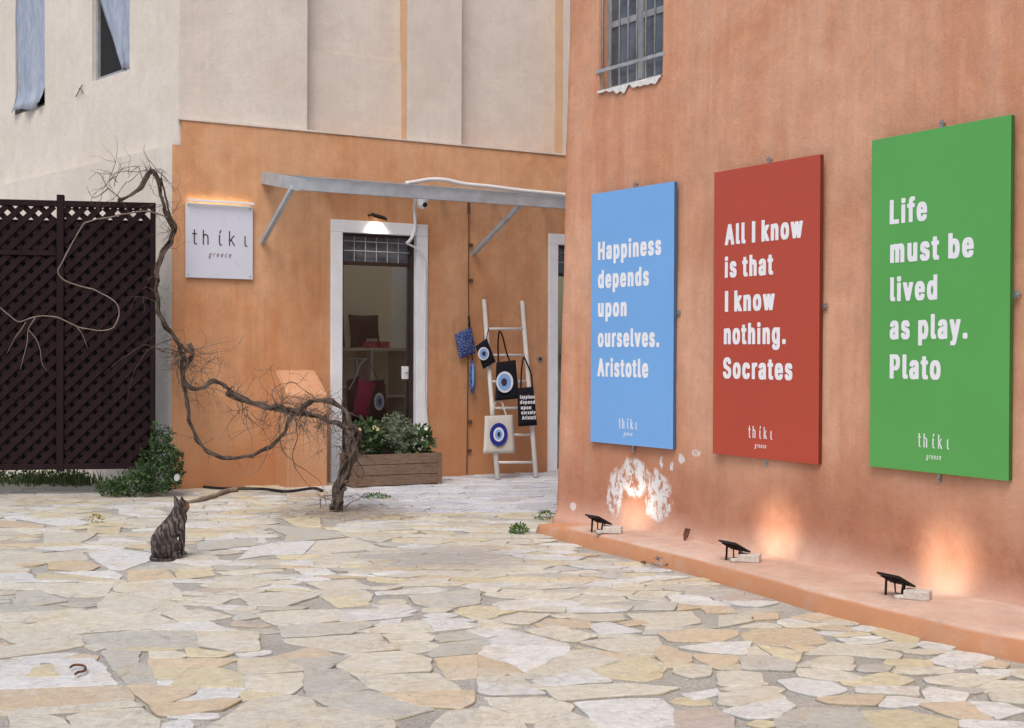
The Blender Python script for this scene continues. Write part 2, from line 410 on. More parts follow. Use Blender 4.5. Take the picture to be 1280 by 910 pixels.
tr(0, 620, 4, '''w 600,70 790,75 830,95 700,105 600,95
w 60,118 380,120 440,140 380,150 270,148
o 0,125 220,150 210,165 0,158
y 450,165 600,160 590,190 440,185
c 225,190 480,190 440,215 400,235 230,238
c 0,295 400,288 440,320 300,335 0,345
o 250,335 430,330 490,360 440,382 250,372
w 440,285 560,270 740,290 760,320 620,370 560,370 490,330
w 0,395 130,392 185,435 0,442
y 190,395 470,405 570,425 400,432 200,430
w 280,385 560,380 605,405 590,420 480,408
o 640,380 820,375 880,430 650,430
y 870,375 1050,370 1070,400 900,425
c 0,445 560,440 530,500 480,508 340,510 210,475 0,470
g 85,490 190,478 330,530 200,550 85,555
c 580,440 850,440 900,490 900,520 740,515 580,480
c 500,545 560,495 740,520 900,545 920,570 720,590 500,570
c 0,570 200,560 420,575 200,635 0,635
g 990,240 1280,215 1280,250 1000,280''')
tr(300, 620, 4, '''w 0,205 0,235 130,240 120,215
y 215,118 395,115 400,160 280,155
g 160,165 380,165 520,210 230,235 240,200
w 60,262 200,240 370,235 310,295 130,300 0,320
c 385,232 560,215 710,265 500,280 420,295 330,300
w 280,370 420,368 470,400 330,402
c 340,440 560,420 650,465 420,470
w 680,490 950,462 1035,475 1000,485 690,502
c 330,475 600,475 660,500 640,530 420,510
y 420,515 610,500 640,545 500,560
w 670,550 820,545 880,580 800,600
g 850,510 1190,475 1195,540 1000,575 880,545
c 0,500 300,485 400,500 220,560 60,555
y 1080,590 1160,560 1280,565 1280,610 1180,625
w 540,590 860,575 760,600 560,635 510,635
c 480,185 880,185 760,215 700,235 540,205
y 910,182 1060,182 1080,195 960,198''')

def clip(poly, p, n):            # keep the side where (x-p).n <= 0
    out = []; m = len(poly)
    for i in range(m):
        a, b = poly[i], poly[(i + 1) % m]; da = (a[0] - p[0]) * n[0] + (a[1] - p[1]) * n[1]; db = (b[0] - p[0]) * n[0] + (b[1] - p[1]) * n[1]
        if da <= 0: out.append(a)
        if (da < 0 < db) or (db < 0 < da):
            q = da / (da - db); out.append((a[0] + (b[0] - a[0]) * q, a[1] + (b[1] - a[1]) * q))
    return out
def area(p): return sum(p[i][0] * p[(i + 1) % len(p)][1] - p[(i + 1) % len(p)][0] * p[i][1] for i in range(len(p))) / 2
def inside(pt, p):
    r = False; j = len(p) - 1
    for i in range(len(p)):
        if (p[i][1] > pt[1]) != (p[j][1] > pt[1]) and pt[0] < (p[j][0] - p[i][0]) * (pt[1] - p[i][1]) / (p[j][1] - p[i][1]) + p[i][0]: r = not r
        j = i
    return r
def inset(p, d):
    if area(p) < 0: p = p[::-1]
    out = []; m = len(p)
    for i in range(m):
        a, b, c = Vector(p[i - 1]), Vector(p[i]), Vector(p[(i + 1) % m]); e1 = (b - a); e2 = (c - b)
        if e1.length < 1e-5 or e2.length < 1e-5: continue
        e1.normalize(); e2.normalize(); n1 = Vector((-e1.y, e1.x)); n2 = Vector((-e2.y, e2.x)); k = n1 + n2
        if k.length < .2: k = n1
        k = k / max(k.length_squared / 2, .35); out.append((b.x + k.x * d, b.y + k.y * d))
    return out
def roughen(p, amp, step=.065):
    out = []; m = len(p)
    for i in range(m):       # cut each corner, break long edges
        a, b = Vector(p[i]), Vector(p[(i + 1) % m]); L = (b - a).length; ch = min(.012, L * .12); n = max(1, int(L / step)); d = (b - a) / max(L, 1e-6); nn = Vector((-d.y, d.x))
        for k in range(n + 1):
            s_ = ch + (L - 2 * ch) * k / n; q = a + d * s_
            if 0 < k < n: q += nn * random.uniform(-amp, amp)
            out.append((q.x, q.y))
    return out
TINT = {'w': (.67, .68, .665), 'g': (.50, .495, .445), 'c': (.62, .595, .50), 'y': (.62, .56, .385), 'o': (.60, .50, .36), 'p': (.50, .44, .39)}
traced = [(k, [tuple(gnd(x, y)[:2]) for x, y in q]) for k, q in TR]
block = []
for k, q in traced:
    x0, x1 = min(a[0] for a in q), max(a[0] for a in q); y0, y1 = min(a[1] for a in q), max(a[1] for a in q); cx = sum(a[0] for a in q) / len(q); cy = sum(a[1] for a in q) / len(q)
    block.append((cx, cy)); st = .085; yy = y0
    while yy < y1:
        xx = x0
        while xx < x1:
            if inside((xx, yy), q): block.append((xx, yy))
            xx += st
        yy += st
# ledge line on the ground (outer foot of the right-hand ledge) and wall curve
LEDGE_PX = [(669.5, 666), (700, 676), (740, 687.5), (790, 700), (840, 712.5), (890, 727), (960, 747.5), (1066, 779), (1146, 799), (1197, 812), (1280, 830)]
LG = [gnd(*p).to_2d() for p in LEDGE_PX]
def right_of_ledge(x, y, m=0):
    if y < LG[-1].y: d = LG[-1] - LG[-2]; q = LG[-1] + d * ((y - LG[-1].y) / d.y); return x > q.x - m
    if y > LG[0].y: return False
    for a, b in zip(LG, LG[1:]):
        if b.y <= y <= a.y: return x > a.x + (b.x - a.x) * (a.y - y) / (a.y - b.y) - m
    return False
def behind_front(x, y, m=0):
    L = AF.L((x, y, 0)); return L[1] > -m and L[0] > 0
Wd = 1.9                         # stones are longer across than deep: squeeze y apart
seeds = []; grid = {}
def gk(p): return (int(p[0] // .4), int(p[1] // .4))
def near(p, r):
    kx, ky = gk(p); m = int(r / .4) + 1
    for i in range(-m, m + 1):
        for j in range(-m, m + 1):
            for q in grid.get((kx + i, ky + j), ()):
                yield q
XR, YR = (-8.5, 7.5), (1.2, 19.0)
for b in block:
    s_ = (b[0], b[1] * Wd, 1); grid.setdefault(gk(s_), []).append(s_)
tries = 0
while tries < 21000:
    tries += 1; y = random.uniform(*YR); x = random.uniform(*XR)
    dmin = random.choice((.12, .17, .30, .46, .52)) * (1.0 if x < 1 or y > 9 else .8)
    if y < 4: dmin += .1
    s_ = (x, y * Wd, 0)
    if all((q[0] - s_[0]) ** 2 + (q[1] - s_[1]) ** 2 > (dmin if not q[2] else .13) ** 2 for q in near(s_, dmin)):
        grid.setdefault(gk(s_), []).append(s_); seeds.append(s_)
polys = []
for s_ in seeds:
    if right_of_ledge(s_[0], s_[1] / Wd, -.2) or behind_front(s_[0], s_[1] / Wd, -.3): continue
    cell = [(s_[0] - .8, s_[1] - .8), (s_[0] + .8, s_[1] - .8), (s_[0] + .8, s_[1] + .8), (s_[0] - .8, s_[1] + .8)]
    for q in sorted(near(s_, .9), key=lambda q: (q[0] - s_[0]) ** 2 + (q[1] - s_[1]) ** 2)[:90]:
        if q is s_: continue
        n_ = (q[0] - s_[0], q[1] - s_[1]); cell = clip(cell, ((q[0] + s_[0]) / 2, (q[1] + s_[1]) / 2), n_)
        if len(cell) < 3: break
    if len(cell) < 3: continue
    cell = [(x, y / Wd) for x, y in cell]
    if area(cell) > .13 and random.random() < .55:       # a straight break through a large slab
        cx = sum(p[0] for p in cell) / len(cell); cy = sum(p[1] for p in cell) / len(cell); a = random.uniform(0, math.pi); n_ = (math.cos(a), math.sin(a))
        polys += [clip(cell, (cx, cy), n_), clip(cell, (cx, cy), (-n_[0], -n_[1]))]
    else: polys.append(cell)
stones = []
for k, q in traced: stones.append((q, (lambda j: tuple(c * j for c in TINT[k]))(random.uniform(.92, 1.06)), -.014, 'q' if k == 'y' and False else k))
for q in polys:
    if len(q) < 3 or abs(area(q)) < .006: continue
    cx = sum(p[0] for p in q) / len(q); cy = sum(p[1] for p in q) / len(q)
    q2 = []
    if right_of_ledge(cx, cy, .06) or behind_front(cx, cy, .02): continue
    r = random.random()
    near_wall = right_of_ledge(cx, cy, .9)
    pale = cy > 12.2 and cx > -1.9 and (cx * 1.2 + cy) > 10.6        # blue-white terrace in front of the shop doors
    if pale: col = random.choice(((.60, .63, .70), (.52, .55, .62), (.66, .69, .75)))
    elif r < .40: col = TINT['c']
    elif r < .60: col = TINT['w']
    elif r < .76: col = TINT['g']
    elif r < .88: col = TINT['y']
    elif r < .97: col = TINT['o']
    else: col = TINT['p']
    j = random.uniform(.9, 1.08); col = tuple(min(.8, c * j) for c in col)
    stones.append((q, col, random.uniform(.0, .0035) if not near_wall else random.uniform(.002, .009), 'v'))
grd = MB(); XG = 80
grd.add([(-XG, -XG, 0), (XG, -XG, 0), (XG, XG, 0), (-XG, XG, 0)], [(0, 1, 2, 3)])
paving = grd.build('paving', M['mortar'], kind='structure')
built = []
for q, col, ins, k in stones:
    if abs(area(q)) < .004: continue
    p = inset(q, ins)
    if len(p) < 3 or area(p) < .003: continue
    p = roughen(p, .008 if k != 'v' else .011)
    cx = sum(a[0] for a in p) / len(p); cy = sum(a[1] for a in p) / len(p); h = random.uniform(.007, .014); tx, ty = random.uniform(-.016, .016), random.uniform(-.016, .016)
    if k == 'v': h = random.uniform(.006, .014)
    def zt(x, y): return max(.004, h + (x - cx) * tx + (y - cy) * ty)
    n = len(p); top = []
    for (x, y) in p:
        d = Vector((cx - x, cy - y)); L = d.length; d = d / max(L, 1e-6) * min(.005, L * .3); top.append((x + d.x, y + d.y, zt(x, y)))
    vs = [(x, y, -.01) for x, y in p] + [(x, y, zt(x, y) - .0035) for x, y in p] + top
    fs = [tuple(range(2 * n, 3 * n))] + [(i, (i + 1) % n, n + (i + 1) % n, n + i) for i in range(n)] + [(n + i, n + (i + 1) % n, 2 * n + (i + 1) % n, 2 * n + i) for i in range(n)]
    pr = [proj((x, y, 0)) for x, y in q if y > .5]; sa = 0
    if pr and any(-20 < a[0] < 1300 and a[1] < 930 for a in pr): sa = abs(area([(max(-50, min(1330, a[0])), max(0, min(910, a[1]))) for a in pr]))
    built.append((sa, vs, fs, col))
built.sort(key=lambda b: -b[0])
def shade(mb, n, col):          # dark gap shade and joint soil painted on foot and arris of every stone
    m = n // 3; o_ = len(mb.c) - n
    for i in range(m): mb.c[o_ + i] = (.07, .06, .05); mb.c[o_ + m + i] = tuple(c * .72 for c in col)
for i, (sa, vs, fs, col) in enumerate(built[:295]):
    mb = MB().add(vs, fs, col); shade(mb, len(vs), col); mb.build('flagstone', M['stone'], paving)
rest = MB()
for sa, vs, fs, col in built[295:]: rest.add(vs, fs, col); shade(rest, len(vs), col)
rest.build('small_flagstones', M['stone'], paving, kind='stuff')

# ================================================================ RIGHT-HAND BUILDING
def catmull(P, n=10):
    out = []; P = [2 * P[0] - P[1]] + P + [2 * P[-1] - P[-2]]
    for i in range(1, len(P) - 2):
        for k in range(n):
            t_ = k / n; a, b, c, d = P[i - 1], P[i], P[i + 1], P[i + 2]
            out.append(.5 * ((2 * b) + (c - a) * t_ + (2 * a - 5 * b + 4 * c - d) * t_ ** 2 + (3 * b - a - 3 * c + d) * t_ ** 3))
    return out + [P[-2]]
PAN = {}
def panel_xy(xl, hl, xr, hr): 
    zl = FOC * 2.0 / hl; zr = FOC * 2.0 / hr
    return Vector(((xl - CX) / FOC * zl, zl)), Vector(((xr - CX) / FOC * zr, zr))
PAN['blue'] = panel_xy(738.5, 309, 841.5, 335); PAN['red'] = panel_xy(891.5, 351, 1023.5, 388); PAN['green'] = panel_xy(1088, 407, 1261.5, 458)
WP = [Vector((.465, 11.12))]
for k in ('blue', 'red', 'green'):
    a, b = PAN[k]; d = (b - a).normalized(); nrm = Vector((-d.y, d.x)); nrm = nrm if nrm.x > 0 else -nrm
    for q in (a.lerp(b, .08), a.lerp(b, .92)): WP.append(q + nrm * .085)
WP += [Vector((3.42, 6.15)), Vector((4.15, 4.8)), Vector((5.0, 3.3)), Vector((6.0, 1.4)), Vector((7.0, -.6))]
WC = catmull(WP, 12)
def wnorm(i):
    a, b = WC[max(i - 1, 0)], WC[min(i + 1, len(WC) - 1)]; d = (b - a).normalized(); return Vector((d.y, -d.x)) * (1 if d.y < 0 else -1) if True else None
def outn(i):
    n_ = wnorm(i); return n_ if n_.x < 0 else -n_
def rw(px, py=None):                # where the line of sight meets the wall curve -> (index float, point)
    d = ray(px, 440); s_ = d.x / d.y
    for i in range(len(WC) - 1):
        a, b = WC[i], WC[i + 1]; fa, fb = a.x - s_ * a.y, b.x - s_ * b.y
        if fa <= 0 < fb or fb <= 0 < fa:
            q = fa / (fa - fb); return i + q, a.lerp(b, q)
def rwz(px, py):
    i, p = rw(px); return i, p, at(px, py, p.y).z
i0, p0, zb = rwz(747, 116); i1, p1, zb2 = rwz(828, 93); zb = (zb + zb2) / 2; ZT = 7.2; zwt = zb + 1.5
idx = sorted(set([float(i) for i in range(len(WC))] + [i0, i1])); idx = [i for i in idx if not (0 < abs(i - i0) < .25 or 0 < abs(i - i1) < .25)]
def wc(i):
    k = min(int(i), len(WC) - 2); return WC[k].lerp(WC[k + 1], i - k)
def prof(z): return .055 * max(0, 1 - z / 4) + .06 * math.exp(-max(z - .11, 0) / .05) 
zs = [0, .06, .11, .125, .145, .17, .2, .25, .32, .42]; z = .6
while z < ZT: zs.append(z); z += .2
zs = sorted([z for z in zs if abs(z - zb) > .08 and abs(z - zwt) > .08] + [zb, zwt]) + [ZT]
wm = MB(); V = {}
def wpt(i, z, extra=0):
    p = wc(i); n_ = outn(int(i)); o = prof(z) + extra + .035 * max(0, 1 - z / 4) * max(0, 1 - i / 7) + .014 * noise.noise(Vector((p.x * 1.3, p.y * 1.3, z * 1.1))) + .005 * noise.noise(Vector((p.x * 5, p.y * 5, z * 4)))
    return Vector((p.x + n_.x * o, p.y + n_.y * o, z))
nv = []
for a, i in enumerate(idx):
    for b, z in enumerate(zs): nv.append(wpt(i, z))
nz = len(zs); fs = []
for a in range(len(idx) - 1):
    for b in range(nz - 1):
        if idx[a] >= i0 - 1e-6 and idx[a + 1] <= i1 + 1e-6 and zs[b] >= zb - 1e-6 and zs[b + 1] <= zwt + 1e-6: continue
        fs.append((a * nz + b, (a + 1) * nz + b, (a + 1) * nz + b + 1, a * nz + b + 1))
# round the far corner and run the side wall back along the alley
c0 = WC[0]; side = [Vector((c0.x + .012, c0.y + .05)), Vector((c0.x + .05, c0.y + .10)), Vector((c0.x + .5, c0.y + .75)), Vector((c0.x + 2.6, c0.y + 4.2))]
m0 = len(nv)
for q in side:
    for z in zs: nv.append(Vector((q.x - (.09 * max(0, 1 - z / 4)) + (-.02 * math.exp(-z / .2)), q.y, z)))
for b in range(nz - 1): fs.append((m0 + b, b, b + 1, m0 + b + 1))
for a in range(len(side) - 1):
    for b in range(nz - 1): fs.append((m0 + (a + 1) * nz + b, m0 + a * nz + b, m0 + a * nz + b + 1, m0 + (a + 1) * nz + b + 1))
wm.add(nv, fs)
rb = thing('plastered_building', (4.2, 8.5, 0), 'terracotta plastered building on the right with a barred window and a bulging wall', 'building')
def on_w(px, py): i, p, z = rwz(px, py); n_ = outn(int(i)); return Vector((p.x + n_.x * .06, p.y + n_.y * .06, z))
WHITE = (.66, .65, .655)
st = [(on_w(800, 596), .19, .16, WHITE, .30, 9, 1), (on_w(829, 622), .16, .21, WHITE, .32, 9, 1), (on_w(776, 617), .10, .20, WHITE, .36, 11, 1), (on_w(785, 642), .14, .05, (.72, .66, .58), .4, 22, .9),
      (on_w(833, 578), .03, .06, WHITE, .3, 20, 1), (on_w(846, 582), .03, .06, WHITE, .3, 20, 1), (on_w(858, 573), .05, .05, WHITE, .4, 20, 1), (on_w(876, 566), .06, .03, WHITE, .4, 20, .9),
      (on_w(806, 640), .12, .10, (.50, .22, .12), .3, 12, .7),
      (on_w(873, 610), .28, .42, (.22, .06, .035), .35, 3, .74), (on_w(905, 640), .45, .25, (.30, .12, .07), .45, 7, .74), (on_w(1040, 660), .6, .35, (.32, .13, .08), .45, 5, .7), (on_w(820, 640), .5, .22, (.36, .15, .10), .5, 9, .6), (on_w(1240, 330), .3, .9, (.64, .45, .35), .5, 3, .6),
      (on_w(1215, 640), .3, .55, (.36, .14, .08), .45, 4, .7), (on_w(712, 590), .07, .4, (.28, .13, .12), .6, 9, .55), (on_w(726, 632), .05, .035, WHITE, .4, 30, .8),
      (on_w(770, 112), .30, .035, (.64, .64, .64), .2, 20, 1), (on_w(800, 104), .25, .06, (.64, .64, .64), .2, 16, 1), (on_w(816, 100), .16, .08, (.64, .64, .64), .22, 20, 1), (on_w(830, 88), .05, .12, (.64, .64, .64), .3, 20, 1), (on_w(722, 210), .12, .5, (.40, .16, .10), .6, 5, .4)]
t, c = plaster('terracotta_render', (.54, .25, .145), (.62, .335, .215), (.66, .425, .305), st, low=[((.38, .165, .10), .35, 1.05, .95), ((.60, .40, .31), .10, .34, .9)], streak=.38, mott=.13)
M['terra'] = t.fin(c, .88, .25)
wall_r = wm.build('wall', M['terra'], rb, smooth=True)
# window: reveal, frame, panes, bars
d2 = (p1 - p0).normalized(); inw = Vector((-d2.y, d2.x)); inw = inw if inw.x > 0 else -inw
WF = Frame((p0.x, p0.y), math.atan2(d2.y, d2.x)); WL = (p1 - p0).length
yin = 1 if WF.v.dot(Vector((inw.x, inw.y, 0))) > 0 else -1
def wl(x, y, z): return WF.W(x, y * yin, z)
class WFr:
    W = staticmethod(wl)
rev = MB(); D_ = .34
a = [wpt(i0, zb), wpt(i1, zb), wpt(i1, zwt), wpt(i0, zwt)]; b = [wl(0, D_, zb), wl(WL, D_, zb), wl(WL, D_, zwt), wl(0, D_, zwt)]
rev.add(a + b, [(0, 1, 5, 4), (1, 2, 6, 5), (2, 3, 7, 6), (3, 0, 4, 7)])
win = MB(); win.box(WFr, .002, WL - .002, .085, .125, zb + .001, zb + .045); win.box(WFr, .002, .04, .085, .125, zb + .045, zwt - .05); win.box(WFr, WL - .04, WL - .002, .085, .125, zb + .045, zwt - .05)
win.box(WFr, .002, WL - .002, .085, .125, zwt - .05, zwt - .002); win.box(WFr, WL * .48, WL * .56, .08, .13, zb + .045, zwt - .05); win.box(WFr, .04, WL * .48, .087, .123, zb + .52, zb + .57); win.box(WFr, WL * .56, WL - .04, .087, .123, zb + .52, zb + .57)
rev.build('window_reveal', M['terra'], rb)
M['greypaint'] = plain('grey_frame', (.30, .31, .33), .6, var=.25, sc=8)
wo = win.build('window', M['greypaint'], rb)
MB().box(WFr, .03, WL * .5, .10, .11, zb + .03, zwt - .03).build('pane', M['dirtyglass'], wo)
MB().box(WFr, WL * .54, WL - .03, .10, .11, zb + .03, zwt - .03).build('pane', M['dirtyglass'], wo)
for k in range(8):
    x = .02 + (WL - .04) * k / 7; z0 = zb - .015
    MB().tube([wl(x, .02, z0 + .02), wl(x, .02, zwt + .02)], .0085, 6).build('window_bar', M['galv'], rb, smooth=True)
MB().bar(wl(-.03, -.005, zb + .165), wl(WL + .02, -.005, zb + .165), .028, .012, up=wl(0, 1, 0) - wl(0, 0, 0)).build('window_rail', M['greypaint'], rb)

sm_ = MB(); n_ = 34
for k in range(n_):       # ragged white cement along the sill
    xa, xb = WL * (.02 + .98 * k / n_), WL * (.02 + .98 * (k + 1) / n_)
    ha = .012 + .07 * max(0, noise.noise(Vector((k * .31, 3, 0))) + .45) * min(1, k / 12); hb_ = .012 + .07 * max(0, noise.noise(Vector(((k + 1) * .31, 3, 0))) + .45) * min(1, (k + 1) / 12)
    f0 = lambda x, z: (lambda q: q)(wl(x, -.032, z))
    sm_.add([f0(xa, zb), f0(xb, zb), f0(xb, zb - hb_), f0(xa, zb - ha), wl(xa, .06, zb + .006), wl(xb, .06, zb + .006)], [(0, 3, 2, 1), (0, 1, 5, 4)])
sm_.build('sill_cement', plain('white_cement', (.66, .66, .65), .9, var=.25, sc=40, bump=.4), rb)
# ledge at the foot of the wall
lg = MB(); L3 = [Vector((p.x, p.y)) for p in LG]; dd = (L3[-1] - L3[-2]).normalized()
L3 += [L3[-1] + dd * 1.5 + Vector((.05, 0)), L3[-1] + dd * 4, L3[-1] + dd * 8]
LC = catmull(L3, 6); rows = []
import bisect
def nearest_wall(p):
    i = min(range(len(WC)), key=lambda k: (WC[k] - p).length_squared); return i
for k, p in enumerate(LC):
    i = nearest_wall(p); q = WC[i]; a_ = LC[max(k - 1, 0)]; b_ = LC[min(k + 1, len(LC) - 1)]; d = (b_ - a_).normalized(); n_ = Vector((-d.y, d.x)); n_ = n_ if n_.x > 0 else -n_
    hh = .07 + .057 * min(1, k / 10); w_ = noise.noise(Vector((p.x * 2, p.y * 2, 0))) * .012
    q = p + n_ * (.95 if k > 3 else .5)
    rows.append([Vector((p.x + w_, p.y, 0)), Vector((p.x + w_ + n_.x * .012, p.y + n_.y * .012, hh - .03)), Vector((p.x + w_ + n_.x * .022, p.y + n_.y * .022, hh - .009)), Vector((p.x + w_ + n_.x * .04, p.y + n_.y * .04, hh)), Vector((p.x + n_.x * .2, p.y + n_.y * .2, hh + .006)), Vector((q.x, q.y, hh + .012))])
q0 = rows[0]; e = Vector((.10, .12, 0)); rows.insert(0, [v + e * .8 + Vector((0, 0, -.004 if v.z > .02 else 0)) for v in q0]); rows.insert(0, [Vector((v.x + .35, v.y + .3, v.z * .9)) for v in q0])
nn = 6; vs = [v for r in rows for v in r]; fs = [(a * nn + b, (a + 1) * nn + b, (a + 1) * nn + b + 1, a * nn + b + 1) for a in range(len(rows) - 1) for b in range(nn - 1)]
t, c = plaster('ledge_render', (.55, .36, .27), (.62, .45, .36), (.66, .52, .44), streak=.3, mott=.16, low=[((.55, .265, .14), .10, .118, 1.25)])
M['ledge'] = t.fin(c, .9, .2)
lg.add(vs, fs).build('ledge', M['ledge'], rb, smooth=True)

